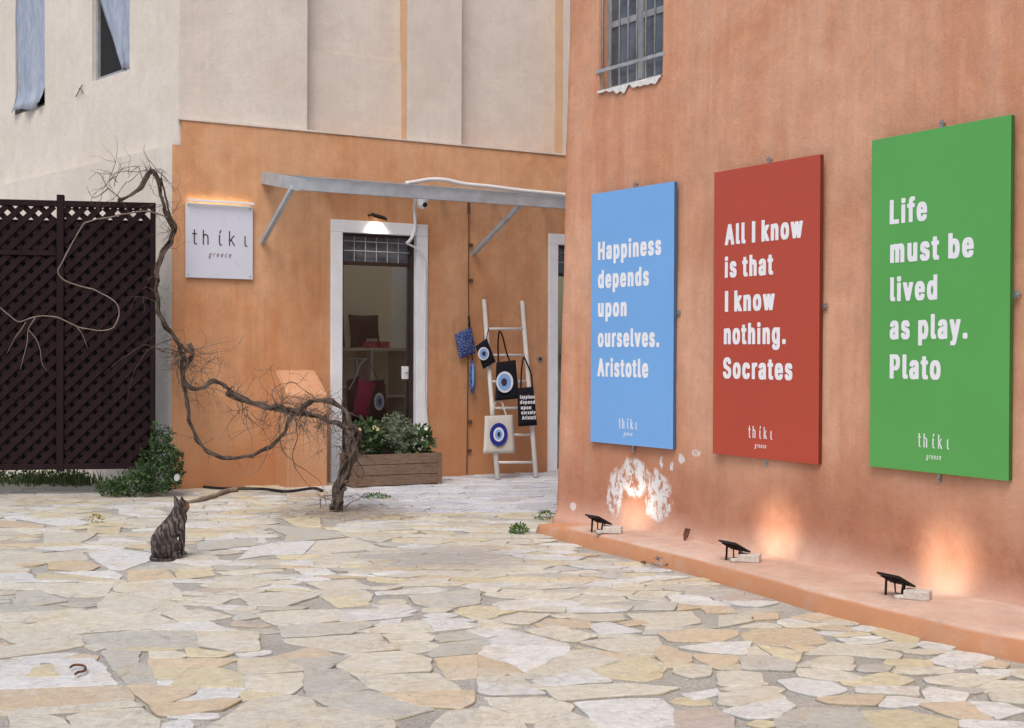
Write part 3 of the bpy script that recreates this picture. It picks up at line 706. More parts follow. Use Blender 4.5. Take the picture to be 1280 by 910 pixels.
# ---------------------------------------------------------------- text: heavy grotesque letters as outlines (advance, contours)
GLY = {'.': (308, [[28,-20,38,-22,154,-22,166,-19,182,-8,195,12,195,68,190,80,184,88,174,96,162,102,150,106,42,106,34,104,9,92,-4,72,-4,12,6,-6]]),
'A': (600, [[-33,-20,-24,-22,124,-22,136,-19,140,-15,145,-4,184,108,192,120,200,122,280,122,288,119,301,92,336,-8,341,-16,348,-21,500,-22,512,-19,519,-8,518,16,418,292,332,524,324,529,316,530,164,530,148,525,144,520,132,488,-42,12,-42,-12],[228,220,226,228,235,252,240,255,244,250,252,228,250,220,240,218]]),
'H': (637, [[11,-20,20,-22,164,-22,172,-21,179,-16,182,-8,182,200,184,206,192,210,328,210,336,206,338,200,338,-8,340,-15,344,-19,356,-22,496,-22,504,-21,511,-16,515,-8,515,516,512,523,504,529,496,530,356,530,344,527,340,523,338,516,338,320,336,314,328,310,192,310,184,314,182,320,182,516,179,524,172,529,164,530,20,530,12,529,5,524,1,516,1,-8,5,-16]]),
'I': (261, [[1,-22,192,-22,192,530,1,530]]),
'L': (513, [[11,-20,20,-22,400,-22,410,-20,418,-12,419,64,415,72,408,77,192,78,184,82,182,88,182,300,182,516,179,524,172,529,164,530,20,530,12,529,4,523,2,516,1,-8,5,-16]]),
'P': (565, [[11,-20,20,-22,164,-22,176,-19,180,-15,182,-8,182,156,186,164,192,166,308,166,340,171,364,179,388,191,413,208,426,220,441,240,457,276,467,328,467,368,457,420,449,440,436,461,414,484,400,497,360,517,328,526,308,526,296,530,20,530,12,529,5,524,2,516,1,368,2,-8,5,-16],[188,263,184,266,182,272,184,428,192,430,220,429,240,423,260,410,277,384,286,360,286,336,277,308,262,288,240,272,204,262]]),
'S': (567, [[128,-25,138,-27,310,-27,338,-22,370,-10,410,13,439,43,451,63,459,83,464,107,464,175,455,203,432,239,406,260,350,288,254,314,214,330,186,349,173,371,178,391,190,409,214,428,226,429,242,424,258,411,273,391,282,364,290,358,438,357,446,358,454,363,456,371,455,415,447,439,428,471,402,496,358,520,338,528,302,533,278,537,174,537,138,533,94,520,62,504,40,487,25,471,13,455,1,427,-4,403,-3,339,9,299,34,269,54,254,102,230,206,200,250,184,274,165,287,143,283,123,272,107,250,86,234,78,222,77,198,86,178,105,165,127,158,150,150,156,2,157,-6,156,-13,151,-16,143,-15,99,-11,79,9,43,25,23,46,6,86,-14]]),
'a': (509, [[76,-25,86,-27,234,-27,270,-19,374,-19,382,-17,390,-13,392,-5,392,287,383,327,368,351,342,376,298,396,250,405,134,405,86,396,46,378,26,365,8,347,-10,319,-15,303,-16,283,-14,276,-10,273,54,254,142,254,155,259,178,289,186,296,194,298,202,293,211,279,216,263,214,256,210,253,190,247,106,237,54,224,30,214,13,203,-10,181,-16,171,-24,147,-24,67,-15,39,2,14,26,-5,50,-17],[166,79,152,99,154,115,170,132,186,140,202,144,210,145,215,143,216,139,211,115,200,99,182,82,174,78]]),
'b': (545, [[147,-24,157,-26,309,-26,337,-17,369,-1,394,20,422,60,437,100,448,152,448,228,437,276,429,300,413,332,386,364,369,377,337,393,309,401,281,406,181,406,174,408,171,416,171,516,169,523,165,526,153,530,13,530,5,529,-3,524,-5,516,-5,-8,1,-15,9,-18,125,-18],[217,83,197,103,184,124,171,168,171,208,180,244,192,268,211,292,221,295,225,293,249,269,257,252,270,208,271,176,261,136,245,104,225,83]]),
'c': (516, [[120,-24,130,-26,290,-26,310,-21,346,-5,371,12,388,28,403,48,415,76,416,112,410,120,402,125,350,137,262,137,250,132,228,96,214,82,206,80,182,102,173,116,157,156,153,180,153,196,157,220,169,252,190,285,206,296,214,294,228,280,246,251,258,243,346,242,402,255,411,260,416,268,415,300,407,320,395,340,372,364,346,381,310,397,262,406,154,406,122,401,94,393,62,377,46,366,20,340,9,324,-7,292,-19,244,-20,136,-15,108,-7,84,9,52,20,36,38,18,70,-5,94,-17]]),
'd': (545, [[112,-24,122,-26,270,-26,302,-18,414,-18,422,-15,428,-8,428,520,422,526,410,530,298,530,266,529,257,520,256,416,253,408,246,406,142,406,110,401,86,393,50,373,24,348,9,328,-7,296,-19,248,-20,164,-19,128,-7,80,9,48,24,28,42,10,74,-11],[202,83,186,95,165,132,157,160,152,192,157,224,169,256,186,282,198,294,206,296,228,276,239,256,251,224,256,188,247,140,235,112,214,86]]),
'e': (524, [[124,-24,134,-26,294,-26,346,-9,382,14,399,32,419,68,420,100,414,108,406,113,354,125,262,125,250,120,238,99,224,84,218,79,210,78,197,84,178,103,165,124,160,144,162,148,170,150,418,151,426,156,428,164,428,224,425,236,424,260,419,280,407,312,391,340,362,369,318,393,290,401,258,406,146,405,102,397,74,385,46,366,20,340,9,324,-7,292,-15,268,-20,240,-20,136,-15,112,-7,84,9,52,20,36,42,14,78,-9],[166,244,164,252,168,260,186,284,198,294,202,296,210,294,225,280,239,260,242,248,240,244,230,242]]),
'f': (374, [[33,-20,42,-22,178,-22,186,-21,194,-15,196,-8,197,300,200,304,206,306,274,307,282,312,284,320,284,384,282,392,274,397,266,398,202,399,198,402,197,408,205,436,214,447,226,450,270,450,282,456,287,464,296,496,296,528,294,535,290,539,278,545,254,550,126,550,90,541,58,522,36,496,25,464,24,408,22,402,14,398,-38,398,-50,391,-52,384,-52,320,-49,312,-42,307,-34,306,14,306,21,304,24,300,24,-8,27,-16]]),
'g': (545, [[112,-167,122,-169,290,-169,330,-159,358,-147,383,-131,400,-115,419,-83,428,-47,428,385,426,393,418,398,410,399,286,399,266,403,166,403,126,403,102,398,58,378,38,363,21,345,-3,305,-15,273,-20,245,-19,133,-15,109,1,69,20,41,42,21,86,-4,114,-13,126,-14,129,-19,58,-21,42,-26,14,-42,-2,-54,-4,-63,-2,-91,12,-111,34,-132,50,-143,74,-155],[202,-67,190,-60,168,-39,155,-23,154,-19,202,-17,242,-17,248,-19,250,-23,239,-47,232,-55,214,-67],[202,93,189,101,169,129,157,161,152,193,157,225,169,257,189,285,206,295,214,291,228,277,243,249,252,221,256,185,251,157,239,125,228,109,214,96]]),
'h': (530, [[3,-20,13,-22,153,-22,161,-21,169,-15,171,-8,171,232,176,252,188,276,201,290,209,294,217,289,225,276,238,244,239,-8,241,-15,249,-21,257,-22,397,-22,409,-19,416,-8,416,220,416,264,405,316,393,344,370,372,333,393,309,402,277,406,181,406,173,410,171,416,171,516,169,523,165,527,153,530,13,530,1,527,-3,523,-5,516,-6,-8,-3,-16]]),
'i': (287, [[4,-20,13,-22,153,-22,165,-19,171,-12,171,384,169,392,163,396,153,398,13,398,1,395,-4,388,-5,-8,-2,-16],[24,424,33,422,137,422,171,440,178,448,183,464,182,508,170,528,149,541,29,542,13,537,-1,528,-12,512,-11,452,0,436]]),
'k': (501, [[3,-20,13,-22,161,-21,170,-12,171,52,173,59,177,60,231,-8,249,-21,409,-22,417,-21,424,-16,428,-8,425,20,277,207,274,216,279,224,413,360,414,388,405,397,245,398,227,392,181,346,173,345,171,356,171,516,168,524,161,529,153,530,13,530,5,529,-3,524,-5,516,-6,-8,-3,-16]]),
'l': (309, [[59,-18,69,-20,213,-20,229,-15,234,-6,234,34,225,69,213,75,181,77,176,82,171,94,171,514,168,522,161,526,153,528,13,528,1,524,-5,518,-5,74,0,38,8,18,33,-7]]),
'm': (730, [[3,-20,13,-22,153,-22,161,-21,169,-15,171,-8,171,240,176,260,184,276,197,288,205,286,209,280,219,248,219,-8,221,-15,229,-21,237,-22,373,-22,385,-19,389,-15,391,-8,391,240,400,272,409,285,417,292,425,288,437,264,439,256,439,-8,441,-15,445,-19,457,-22,597,-22,606,-20,615,-12,616,268,611,284,609,312,601,336,589,356,569,378,553,389,525,401,505,406,373,406,325,393,281,406,161,406,125,398,9,398,1,395,-5,388,-6,-8,-3,-16]]),
'n': (530, [[3,-20,13,-22,153,-22,161,-21,169,-15,171,-8,171,232,176,252,188,276,201,290,209,294,217,289,225,276,238,244,239,-8,241,-16,249,-21,257,-22,397,-22,409,-19,416,-8,416,96,415,268,405,316,397,336,381,361,370,372,325,397,309,402,277,406,181,406,133,398,5,397,-3,392,-5,384,-6,264,-6,-8,-3,-16]]),
'o': (535, [[120,-24,130,-26,286,-26,330,-13,370,11,382,22,403,48,419,76,431,112,436,140,436,240,431,264,419,300,395,340,374,362,354,377,330,389,294,401,262,406,154,406,118,401,94,393,50,369,28,348,9,324,-7,292,-19,244,-20,164,-19,132,-7,84,17,40,42,14,62,-1,86,-13],[202,82,178,107,169,124,157,156,152,192,157,220,165,244,177,268,194,288,206,296,214,294,234,273,247,252,255,232,263,188,255,144,243,116,232,100,214,82,210,80]]),
'p': (545, [[3,-163,13,-165,161,-163,168,-159,171,-151,171,-39,174,-31,181,-29,289,-29,317,-23,341,-15,365,-4,385,12,405,32,433,85,441,117,448,149,448,225,443,241,441,261,429,301,409,337,393,355,374,373,353,386,325,398,301,403,157,403,137,399,13,399,5,398,-3,393,-5,385,-6,225,-5,-151,-3,-159],[213,84,192,109,180,133,171,169,171,205,176,233,192,269,217,295,221,296,226,293,245,273,261,241,270,209,271,173,265,149,253,117,242,101,226,85,221,82]]),
'r': (379, [[3,-20,13,-22,153,-22,161,-21,169,-15,171,-8,172,244,178,260,189,277,201,290,213,297,229,302,285,302,296,308,300,316,299,388,297,396,289,403,277,406,161,406,121,398,9,398,1,395,-6,388,-5,-8,-3,-16]]),
's': (485, [[90,-24,100,-26,264,-26,288,-21,341,4,365,28,380,52,386,72,385,144,377,168,366,184,340,205,308,221,192,251,179,260,171,272,171,284,184,296,193,292,212,264,224,258,320,258,360,267,376,277,378,284,376,316,368,336,354,356,333,376,313,388,276,401,256,402,240,406,132,406,84,397,64,389,36,374,8,345,-5,320,-10,292,-10,252,-5,228,7,204,14,196,32,179,72,159,184,129,197,120,206,108,204,96,192,82,184,77,176,79,168,87,148,120,136,125,40,125,-4,117,-16,108,-18,100,-17,64,-9,44,2,28,24,6,40,-5,64,-17]]),
't': (348, [[84,-20,94,-22,246,-22,262,-17,268,-8,268,24,258,64,254,69,242,74,194,76,186,88,180,112,181,300,184,304,190,306,242,306,250,307,258,312,260,320,260,388,254,394,246,398,190,398,184,400,180,408,180,456,180,480,174,486,166,490,18,489,11,484,8,476,8,408,6,401,-2,398,-42,397,-51,388,-52,320,-50,313,-38,306,2,305,6,302,8,296,8,68,14,40,34,6,58,-9]]),
'u': (530, [[99,-21,109,-23,253,-23,273,-19,397,-19,405,-18,412,-13,415,-5,416,135,416,387,412,395,405,400,397,401,257,401,249,400,241,395,239,387,239,163,238,143,233,127,221,103,209,89,201,87,195,91,184,103,176,119,171,143,171,387,168,395,161,400,153,401,13,401,5,400,-3,395,-6,387,-6,135,-2,119,0,83,8,55,20,31,27,23,53,-2,77,-14]]),
'v': (509, [[116,-20,125,-22,265,-22,281,-16,426,360,427,388,417,397,257,397,249,392,245,384,219,312,202,264,197,256,193,255,189,260,143,388,137,395,125,398,-19,398,-31,395,-36,388,-36,360,-27,332,97,8,105,-12]]),
'w': (687, [[89,-20,99,-22,247,-21,256,-12,274,52,283,72,287,68,310,-8,315,-16,323,-21,467,-22,479,-19,487,-12,595,344,600,364,600,388,595,395,583,398,443,398,427,393,421,384,403,320,399,315,393,320,375,384,370,392,363,397,207,397,194,388,175,320,171,312,166,316,144,388,135,397,-13,398,-21,397,-29,392,-31,384,-31,356,-22,324,74,8,83,-15]]),
'y': (509, [[8,-161,17,-163,169,-162,189,-154,217,-139,233,-122,254,-89,426,359,427,387,425,395,417,400,409,401,257,400,248,391,220,315,203,267,197,257,193,256,185,271,154,359,142,391,137,396,121,401,-19,401,-27,400,-35,394,-37,363,-31,343,78,59,99,-1,88,-37,69,-63,57,-67,17,-67,5,-74,-8,-121,-9,-145,-6,-153]])}
def word(F, txt, x0, x1, z, cap, y, mat, parent, track=14):
    """one mesh per letter, standing just proud of the surface at depth y"""
    pen = 0; items = []
    for ch in txt:
        if ch == ' ': pen += 270; continue
        a, v = GLY[ch]; items.append((ch, pen, v)); pen += a + track
    lo_ = items[0][1] + min(items[0][2][0][0::2]); hi_ = items[-1][1] + max(items[-1][2][0][0::2]); k = (x1 - x0) / (hi_ - lo_)
    for ch, p_, v in items:
        loops = [[Vector((x0 + (p_ + L[i] - lo_) * k, z + (L[i + 1] - -22) / 552 * cap, 0)) for i in range(0, len(L), 2)] for L in v]
        q = [(p.x, p.y) for L in loops for p in L]; fs = []; base = 0
        if ch == 'i':
            for L in loops: fs += [tuple(i + base for i in f) for f in tessellate_polygon([L])]; base += len(L)
        else: fs = [tuple(f) for f in tessellate_polygon(loops)]
        fs = [f if (q[f[1]][0] - q[f[0]][0]) * (q[f[2]][1] - q[f[0]][1]) - (q[f[1]][1] - q[f[0]][1]) * (q[f[2]][0] - q[f[0]][0]) > 0 else f[::-1] for f in fs]
        MB().add([F.W(a, y - .0012, b) for a, b in q] , fs).build('letter', mat, parent)
def text_mesh(body, off=0.0, shear=0.0):
    cu = bpy.data.curves.new('t', 'FONT'); cu.body = body; cu.size = 1; cu.offset = off; cu.shear = shear; cu.resolution_u = 6; cu.fill_mode = 'BOTH'; cu.extrude = .002
    o = bpy.data.objects.new('t', cu); C.objects.link(o); dg = bpy.context.evaluated_depsgraph_get(); me = bpy.data.meshes.new_from_object(o.evaluated_get(dg))
    vs = [v.co.copy() for v in me.vertices]; fs = [tuple(p.vertices) for p in me.polygons]; bpy.data.objects.remove(o); bpy.data.meshes.remove(me); bpy.data.curves.remove(cu); return vs, fs
CAP = max(v.y for v in text_mesh('H', .018)[0]) 
def put_text(F, body, x0, x1, z, cap, y, mat, parent, off=.018, shear=0, name='lettering', thick=.0015):
    vs, fs = text_mesh(body, off, shear); xa, xb = min(v.x for v in vs), max(v.x for v in vs)
    out = [F.W(x0 + (v.x - xa) / (xb - xa) * (x1 - x0), y - thick * (v.z / .002), z + v.y / CAP * cap) for v in vs]
    return MB().add(out, fs).build(name, mat, parent)
GL = {'t': [[(.1, 1), (.1, .12), (.16, .02), (.26, .02)], [(-.03, .72), (.26, .72)]], 'h': [[(0, 1), (0, 0)], [(0, .52), (.08, .68), (.2, .7), (.3, .6), (.32, .45), (.32, 0)]],
      'í': [[(.02, .7), (.02, .12), (.07, .02), (.18, .02)], [(.03, .84), (.12, 1.04)]], 'k': [[(0, 1), (0, 0)], [(.32, .7), (0, .3)], [(.1, .41), (.36, 0)]], 'ι': [[(.02, .7), (.02, .12), (.07, .02), (.18, .02)]]}
def logo(F, xc, z, hgt, wid, y, mat, parent, th=.055):
    pos = {'t': 0, 'h': .72, 'í': 1.82, 'k': 2.54, 'ι': 3.62}; sx = wid / 3.8; 
    for g, ox in pos.items():
        mb = MB()
        for ln in GL[g]:
            for a, b in zip(ln, ln[1:]):
                A = F.W(xc - wid / 2 + (a[0] + ox) * sx, y, z + a[1] * hgt); B = F.W(xc - wid / 2 + (b[0] + ox) * sx, y, z + b[1] * hgt)
                d = (B - A).normalized() * th * hgt * .3; mb.bar(A - d, B + d, th * hgt * 1.6, .002, up=F.v)
        mb.build('letter', mat, parent)

# ================================================================ THREE QUOTE PANELS
TX = {'blue': ('sky blue panel with the Aristotle quotation, farthest of the hanging panels', [('Happiness', 747.7, 325.2, 826.6), ('depends', 747.7, 360.6, 811.2), ('upon', 747.7, 396.4, 783.5), ('ourselves.', 747.5, 433.8, 824.2), ('Aristotle', 746.9, 470.5, 810.4)], 785, 536, 22, 12.5, 541),
      'red': ('brick red panel with the Socrates quotation, hanging between blue and green ones', [('All I know', 906.3, 306.8, 1003.6), ('is that', 906.3, 347.4, 966.7), ('I know', 906.3, 389.8, 968.5), ('nothing.', 905, 430.4, 982.4), ('Socrates', 904, 472.8, 990.7)], 950.5, 548, 29, 14.5, 556),
      'green': ('green panel with the Plato quotation, nearest and largest on the wall', [('Life', 1112.3, 280.6, 1159), ('must be', 1112.8, 329, 1217.3), ('lived', 1112.8, 376.9, 1171.7), ('as play.', 1112.3, 424.2, 1209.6), ('Plato', 1112.3, 473.1, 1176)], 1167, 560, 38, 17, 570)}
CORN = {'blue': (738.5, 243, 552), 'red': (891.5, 216, 567), 'green': (1088, 176, 583)}
for k in ('blue', 'red', 'green'):
    a, b = PAN[k]; d = (b - a).normalized(); F = Frame((a.x, a.y), math.atan2(d.y, d.x))
    sg = 1 if F.v.x > 0 else -1
    assert sg > 0
    Wp = (b - a).length; xl, yt, yb_ = CORN[k]; zt_ = F.wp(xl, yt).z; zb_ = F.wp(xl, yb_).z
    lab, lines, lx, ly, lw, lh, gy = TX[k]
    root = thing('quote_panel', F.W(Wp / 2, 0, zb_), lab, 'panel')
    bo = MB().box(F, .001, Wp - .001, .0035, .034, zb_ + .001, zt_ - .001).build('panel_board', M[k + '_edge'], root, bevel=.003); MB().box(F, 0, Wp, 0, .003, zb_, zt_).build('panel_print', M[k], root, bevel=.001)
    for j, (txt, x0, y0, x1) in enumerate(lines):
        X0, _, Z0 = F.pt(x0, y0); X1 = F.pt(x1, y0)[0]
        word(F, txt, X0, X1, Z0, .146, -.0006, M['lettering'], root)
    c0_ = F.pt(lx, ly); hl = abs(F.pt(lx, ly - lh)[2] - c0_[2]); wl_ = F.pt(lx + lw / 2, ly)[0] - F.pt(lx - lw / 2, ly)[0]
    logo(F, c0_[0], c0_[2], hl, wl_, -.0015, M['lettering'], root)
    g_ = F.pt(lx, gy + 2); put_text(F, 'g r e e c e', g_[0] - wl_ * .24, g_[0] + wl_ * .24, g_[2] - .01, .034, -.0006, M['lettering'], root, off=.0, shear=.25)
    for (x, z, vert) in ((Wp * .5, zt_ + .02, 1), (Wp * .5, zb_ - .025, 1), (Wp + .025, (zb_ + zt_) / 2 + .02, 0)):
        mb = MB()
        if vert: mb.box(F, x - .012, x + .012, .03, .036, z - .03, z + .03); mb.tube([F.W(x, .02, z + (.015 if z > zt_ else -.012)), F.W(x, .12, z + (.015 if z > zt_ else -.012))], .006, 6)
        else: mb.box(F, x - .04, x + .014, .03, .036, z - .018, z + .018); mb.tube([F.W(x, .02, z), F.W(x, .14, z)], .006, 6)
        mb.build('bracket', M['galv'], root)

# ================================================================ THREE FLOODLIGHTS ON THE LEDGE
FL = [((748, 666), (765, 667), 'black floodlight beneath the blue panel, farthest of three on the ledge'), ((918, 702), (936, 703), 'black floodlight beneath the red panel, middle one on the ledge'), ((1120, 747), (1146, 750), 'black floodlight beneath the green panel, nearest one on the ledge')]
for n_, (pf, pb, lab) in enumerate(FL):
    b0 = gnd(*pf, .128); i_ = nearest_wall(b0.to_2d()); o2 = outn(i_); F = Frame(b0, math.atan2(-o2.y, -o2.x) - math.pi / 2)    # y towards the wall
    root = thing('floodlight', b0, lab, 'floodlight', 'floodlights on the ledge')
    ca, sa_ = math.cos(R(27)), math.sin(R(27)); zc = .13 + .10
    def P_(x, y, h): return F.W(x, y * ca + h * sa_, zc - y * sa_ + h * ca)
    class PF: W = staticmethod(P_)
    MB().box(PF, -.085, .085, -.075, .075, -.006, .006).build('lamp_housing', M['black'], root, bevel=.004)
    fins = MB()
    for k in range(7): fins.box(PF, -.07 + k * .0215, -.065 + k * .0215, -.05, .045, -.012, -.0065)
    fins.build('heat_fins', M['black'], root)
    MB().box(PF, -.07, .07, -.06, .06, .0065, .008).build('lamp_lens', M['lampglow'], root)
    for sx in (-.075, .055):
        MB().bar(F.W(sx, .0, zc - .01), F.W(sx * .9, -.012, .129), .014, .006, up=F.u).build('bracket_leg', M['black'], root)
    MB().tube([F.W(-.01, 0, zc - .02), F.W(.015, -.02, .16), F.W(.05, .01, .15), F.W(.03, .04, zc - .02)], .005, 6).build('lamp_cable', M['black'], root, smooth=True)
    ld = bpy.data.lights.new('flood', 'SPOT'); ld.energy = (5.0, 6.2, 7.4)[n_]; ld.color = (1, .92, .76); ld.spot_size = R(82); ld.spot_blend = 1; ld.shadow_soft_size = .03
    lo = bpy.data.objects.new('flood_lamp', ld); C.objects.link(lo); lo.parent = root; pos = P_(0, .0, .03) - b0; dirn = (P_(0, 0, 1) - P_(0, 0, 0)).normalized(); tow = F.v
    lo.location = pos; lo.rotation_euler = (-(tow + Vector((0, 0, .10)))).to_track_quat('Z', 'Y').to_euler()
    bb = gnd(*pb, .128); B = Frame(bb, R(-12 - 8 * n_)); r2 = MB().box(B, -.065, .075, -.05, .05, .134, .185)
    r2.build('weight_block', M['block'], bevel=.006, label=('pale block by the farthest floodlight, under the blue panel', 'pale block beside the middle floodlight, under the red panel', 'pale block beside the nearest floodlight, under the green panel')[n_], category='block', group='pale blocks weighing down the lamp leads')
    r3 = MB(); r3.tube([B.W(-.055, -.03, .145), B.W(-.11, -.06, .142)], .016, 7); r3.tube([B.W(-.05, -.0, .145), B.W(-.10, -.035, .142)], .013, 7)
    r3.build('cable_connector', M['block'], smooth=True, label=('grey cable connector at the block under the blue panel', 'grey cable connector at the block under the red panel', 'grey cable connector at the block under the green panel')[n_], category='connector')

# ================================================================ SHOP BUILDING
s224, _, zB = AF.pt(224, 150); s706 = AF.pt(706, 195)[0]; zB = (zB + AF.pt(384, 166)[2] + AF.pt(700, 194.5)[2]) / 3
SE = 9.0; ZTOP = 8.2
shop = thing('shop_building', AF.W(3, 1, 0), 'shop building at the back, orange plaster ground floor under a cream upper storey', 'building')
D1 = dict(ol=AF.pt(411, 440)[0], orr=AF.pt(531, 440)[0], zt=(AF.pt(412, 274)[2] + AF.pt(531, 282)[2]) / 2, il=AF.pt(425, 440)[0], ir=AF.pt(517, 440)[0], it=AF.pt(430, 291)[2])
D2 = dict(ol=AF.pt(682.5, 440)[0], zt=AF.pt(685, 292.5)[2], il=AF.pt(693.5, 440)[0], it=AF.pt(697, 306.5)[2])
w1 = D1['ir'] - D1['il']; D2['ir'] = D2['il'] + w1; D2['orr'] = D2['ir'] + .13
cs = [(AF.wp(335, 530), .16, .22, (.48, .45, .42), .55, 20, .8), (AF.wp(328, 210), .05, .10, (.16, .06, .03), .4, 16, .8), (AF.wp(397, 212), .05, .09, (.13, .05, .03), .4, 16, .85), (AF.wp(467, 222), .03, .03, (.13, .06, .04), .4, 20, .8),
      (AF.wp(264, 533), .03, .07, (.62, .55, .47), .4, 25, .8), (AF.wp(271, 585), .45, .2, (.42, .16, .06), .5, 5, .5), (AF.wp(262, 455), .25, .25, (.60, .34, .20), .5, 8, .5), (AF.wp(225, 330), .3, .9, (.60, .34, .18), .6, 3, .5),
      (AF.wp(575, 455), .06, .03, (.62, .48, .38), .5, 30, .8), (AF.wp(415, 185), .2, .05, (.62, .42, .28), .6, 22, .6), (AF.wp(512, 218), .10, .05, (.62, .58, .54), .3, 26, .8)]
t, c = plaster('orange_limewash', (.545, .255, .118), (.62, .345, .19), (.66, .43, .275), cs, low=[((.50, .27, .16), .02, .35, .7), ((.46, .19, .075), .3, 1.1, .6)], streak=.34, mott=.13)
M['orange'] = t.fin(c, .88, .25)
t, c = plaster('cream_render', (.64, .58, .51), (.69, .635, .57), (.58, .51, .44), [(AF.wp(395, 170), .5, .06, (.40, .34, .29), .6, 10, .5), (AF.wp(600, 190), .6, .1, (.62, .47, .36), .6, 8, .6)], streak=.2, mott=.065)
M['cream'] = t.fin(c, .9, .2)
M['reveal'] = plain('lit_tan_reveal', (.56, .37, .24), .9, var=.12, sc=3)  # warm light on the recess side faces put into the colour
T_ = .30
UB = AF.W(s224, 0, 0); PB_ = Frame(AF.W(.0, -.04, 0), R(-47.9)); zs_ = PB_.pt(213, 181)[2]
low = MB()
def cols(mb, x0, x1, z0, z1, y0, y1, holes):
    mb.box(AF, x0, s224 + .02, y0, y1, z0, zs_); x = s224 + .02
    for a_, b_, zt_ in holes:
        mb.box(AF, x, a_, y0, y1, z0, z1); mb.box(AF, a_ , b_, y0, y1, zt_, z1); x = b_
    mb.box(AF, x, x1, y0, y1, z0, z1)
H1 = [(D1['il'] - .05, D1['ir'] + .05, D1['it'] + .04), (D2['il'] - .05, D2['ir'] + .05, D2['it'] + .04)]
cols(low, 0, SE, 0, zB, -.04, T_, H1)
low.build('ground_floor_wall', M['orange'], shop)
# upper storey: two recessed fields between piers
r1a, r1b = AF.pt(384, 100)[0], AF.pt(509, 100)[0]; r2a, r2b = AF.pt(577, 100)[0], AF.pt(704, 100)[0]
up = MB()
for a_, b_ in ((s224, r1a), (r1b, r2a), (r2b, r2b + .12)): up.box(AF, a_, b_, 0, .5, zB, ZTOP)
up.box(AF, r2b + .12, SE, .03, .5, zB, ZTOP)
up.box(AF, r1a, r1b, .19, .5, zB, ZTOP)
up.box(AF, r2a, r2b, .19, .5, zB, ZTOP)
zm = AF.pt(440, 71, -.19)[2]
up.box(AF, r1a, r1b, .15, .189, zB, zm)
up.build('upper_wall', M['cream'], shop)
rv = MB()
rv.box(AF, r1b - .004, r1b - .0005, .004, .188, zB, ZTOP); rv.box(AF, r2b - .004, r2b - .0005, .004, .188, zB, ZTOP); rv.build('recess_reveal', M['reveal'], shop)
cp = MB(); cp.box(AF, s224 - .02, r2b + .14, -.055, .0, zB + .001, zB + .022); cp.build('string_course', M['cream'], shop)
# side wall running back on the left
UB = AF.W(s224, 0, 0); BF = Frame(UB, R(-47.9)); LBm = 20
PB_ = Frame(AF.W(.0, -.04, 0), R(-47.9))       # lower, slightly proud
zs_ = PB_.pt(213, 181)[2]
sw = MB(); wins = []
for (xa, xb, ya, yb2) in ((19, 56, 143, 132), (115, 162, 104, 85)):
    a_ = BF.pt(xa, ya); b_ = BF.pt(xb, yb2); wins.append((a_[0], b_[0], (a_[2] + b_[2]) / 2))
x = -LBm
for a_, b_, zz in wins:
    sw.box(BF, x, a_, 0, .4, zs_ - .2, ZTOP); sw.box(BF, a_, b_, 0, .4, zs_ - .2, zz); sw.box(BF, a_, b_, 0, .4, zz + 1.7, ZTOP); x = b_
sw.box(BF, x, 0, 0, .4, zs_ - .2, ZTOP)
sw.build('side_wall', M['cream'], shop)
MB().box(PB_, -LBm, 0, .0, .35, 0, zs_).build('side_plinth', M['cream'], shop)
# windows of the side wall with torn plastic sheeting
t = NT('plastic_sheet'); n1 = t.noise(7, scale3=(1, 1, .35), det=5, dist=1.2); c = t.mix(t.rng(n1, .3, .7), (.25, .285, .36), (.42, .455, .54)); t.bump(n1, .8, .02); M['plastic'] = t.fin(c, .22, .6)
M['dark'] = plain('dark_room', (.015, .015, .018), .9)
for k, (a_, b_, zz) in enumerate(wins):
    fr = MB(); 
    for (x0, x1, z0, z1) in ((a_, a_ + .05, zz, zz + 1.7), (b_ - .05, b_, zz, zz + 1.7), (a_ + .05, b_ - .05, zz, zz + .05), (a_ + .05, b_ - .05, zz + 1.65, zz + 1.7)): fr.box(BF, x0 + .001, x1 - .001, .05, .10, z0 + .001, z1 - .001)
    wdw = fr.build('window', M['greypaint'], shop)
    MB().box(BF, a_ + .001, b_ - .001, .085, .095, zz + .001, zz + 1.699).build('window_back', M['dark'], wdw)
    sh = MB(); N_ = 14; vs = []
    for j in range(N_ + 1):
        for i in range(N_ + 1):
            u_, v_ = i / N_, j / N_; xl_ = 0
            if k == 1: xl_ = max(0, .80 - v_ * 1.1)
            x = a_ + .004 + (b_ - a_ - .008) * (xl_ + (1 - xl_) * u_); z = zz + .012 + v_ * 1.66 + (.03 * math.sin(u_ * 7) if j == 0 else 0)
            y = .008 + .014 * noise.noise(Vector((u_ * 4, v_ * 6, k * 9))) + .006 * math.sin(u_ * 9 + v_ * 4) - (.10 * (1 - v_ * 8) * (.6 + .4 * math.sin(u_ * 15)) if v_ < .12 and k == 0 else 0)
            vs.append(BF.W(x, y, z))
    sh.add(vs, [(j * (N_ + 1) + i, j * (N_ + 1) + i + 1, (j + 1) * (N_ + 1) + i + 1, (j + 1) * (N_ + 1) + i) for j in range(N_) for i in range(N_)]); o = sh.build('plastic_sheet', M['plastic'], wdw, smooth=True)
    sm = o.modifiers.new('thick', 'SOLIDIFY'); sm.thickness = .003
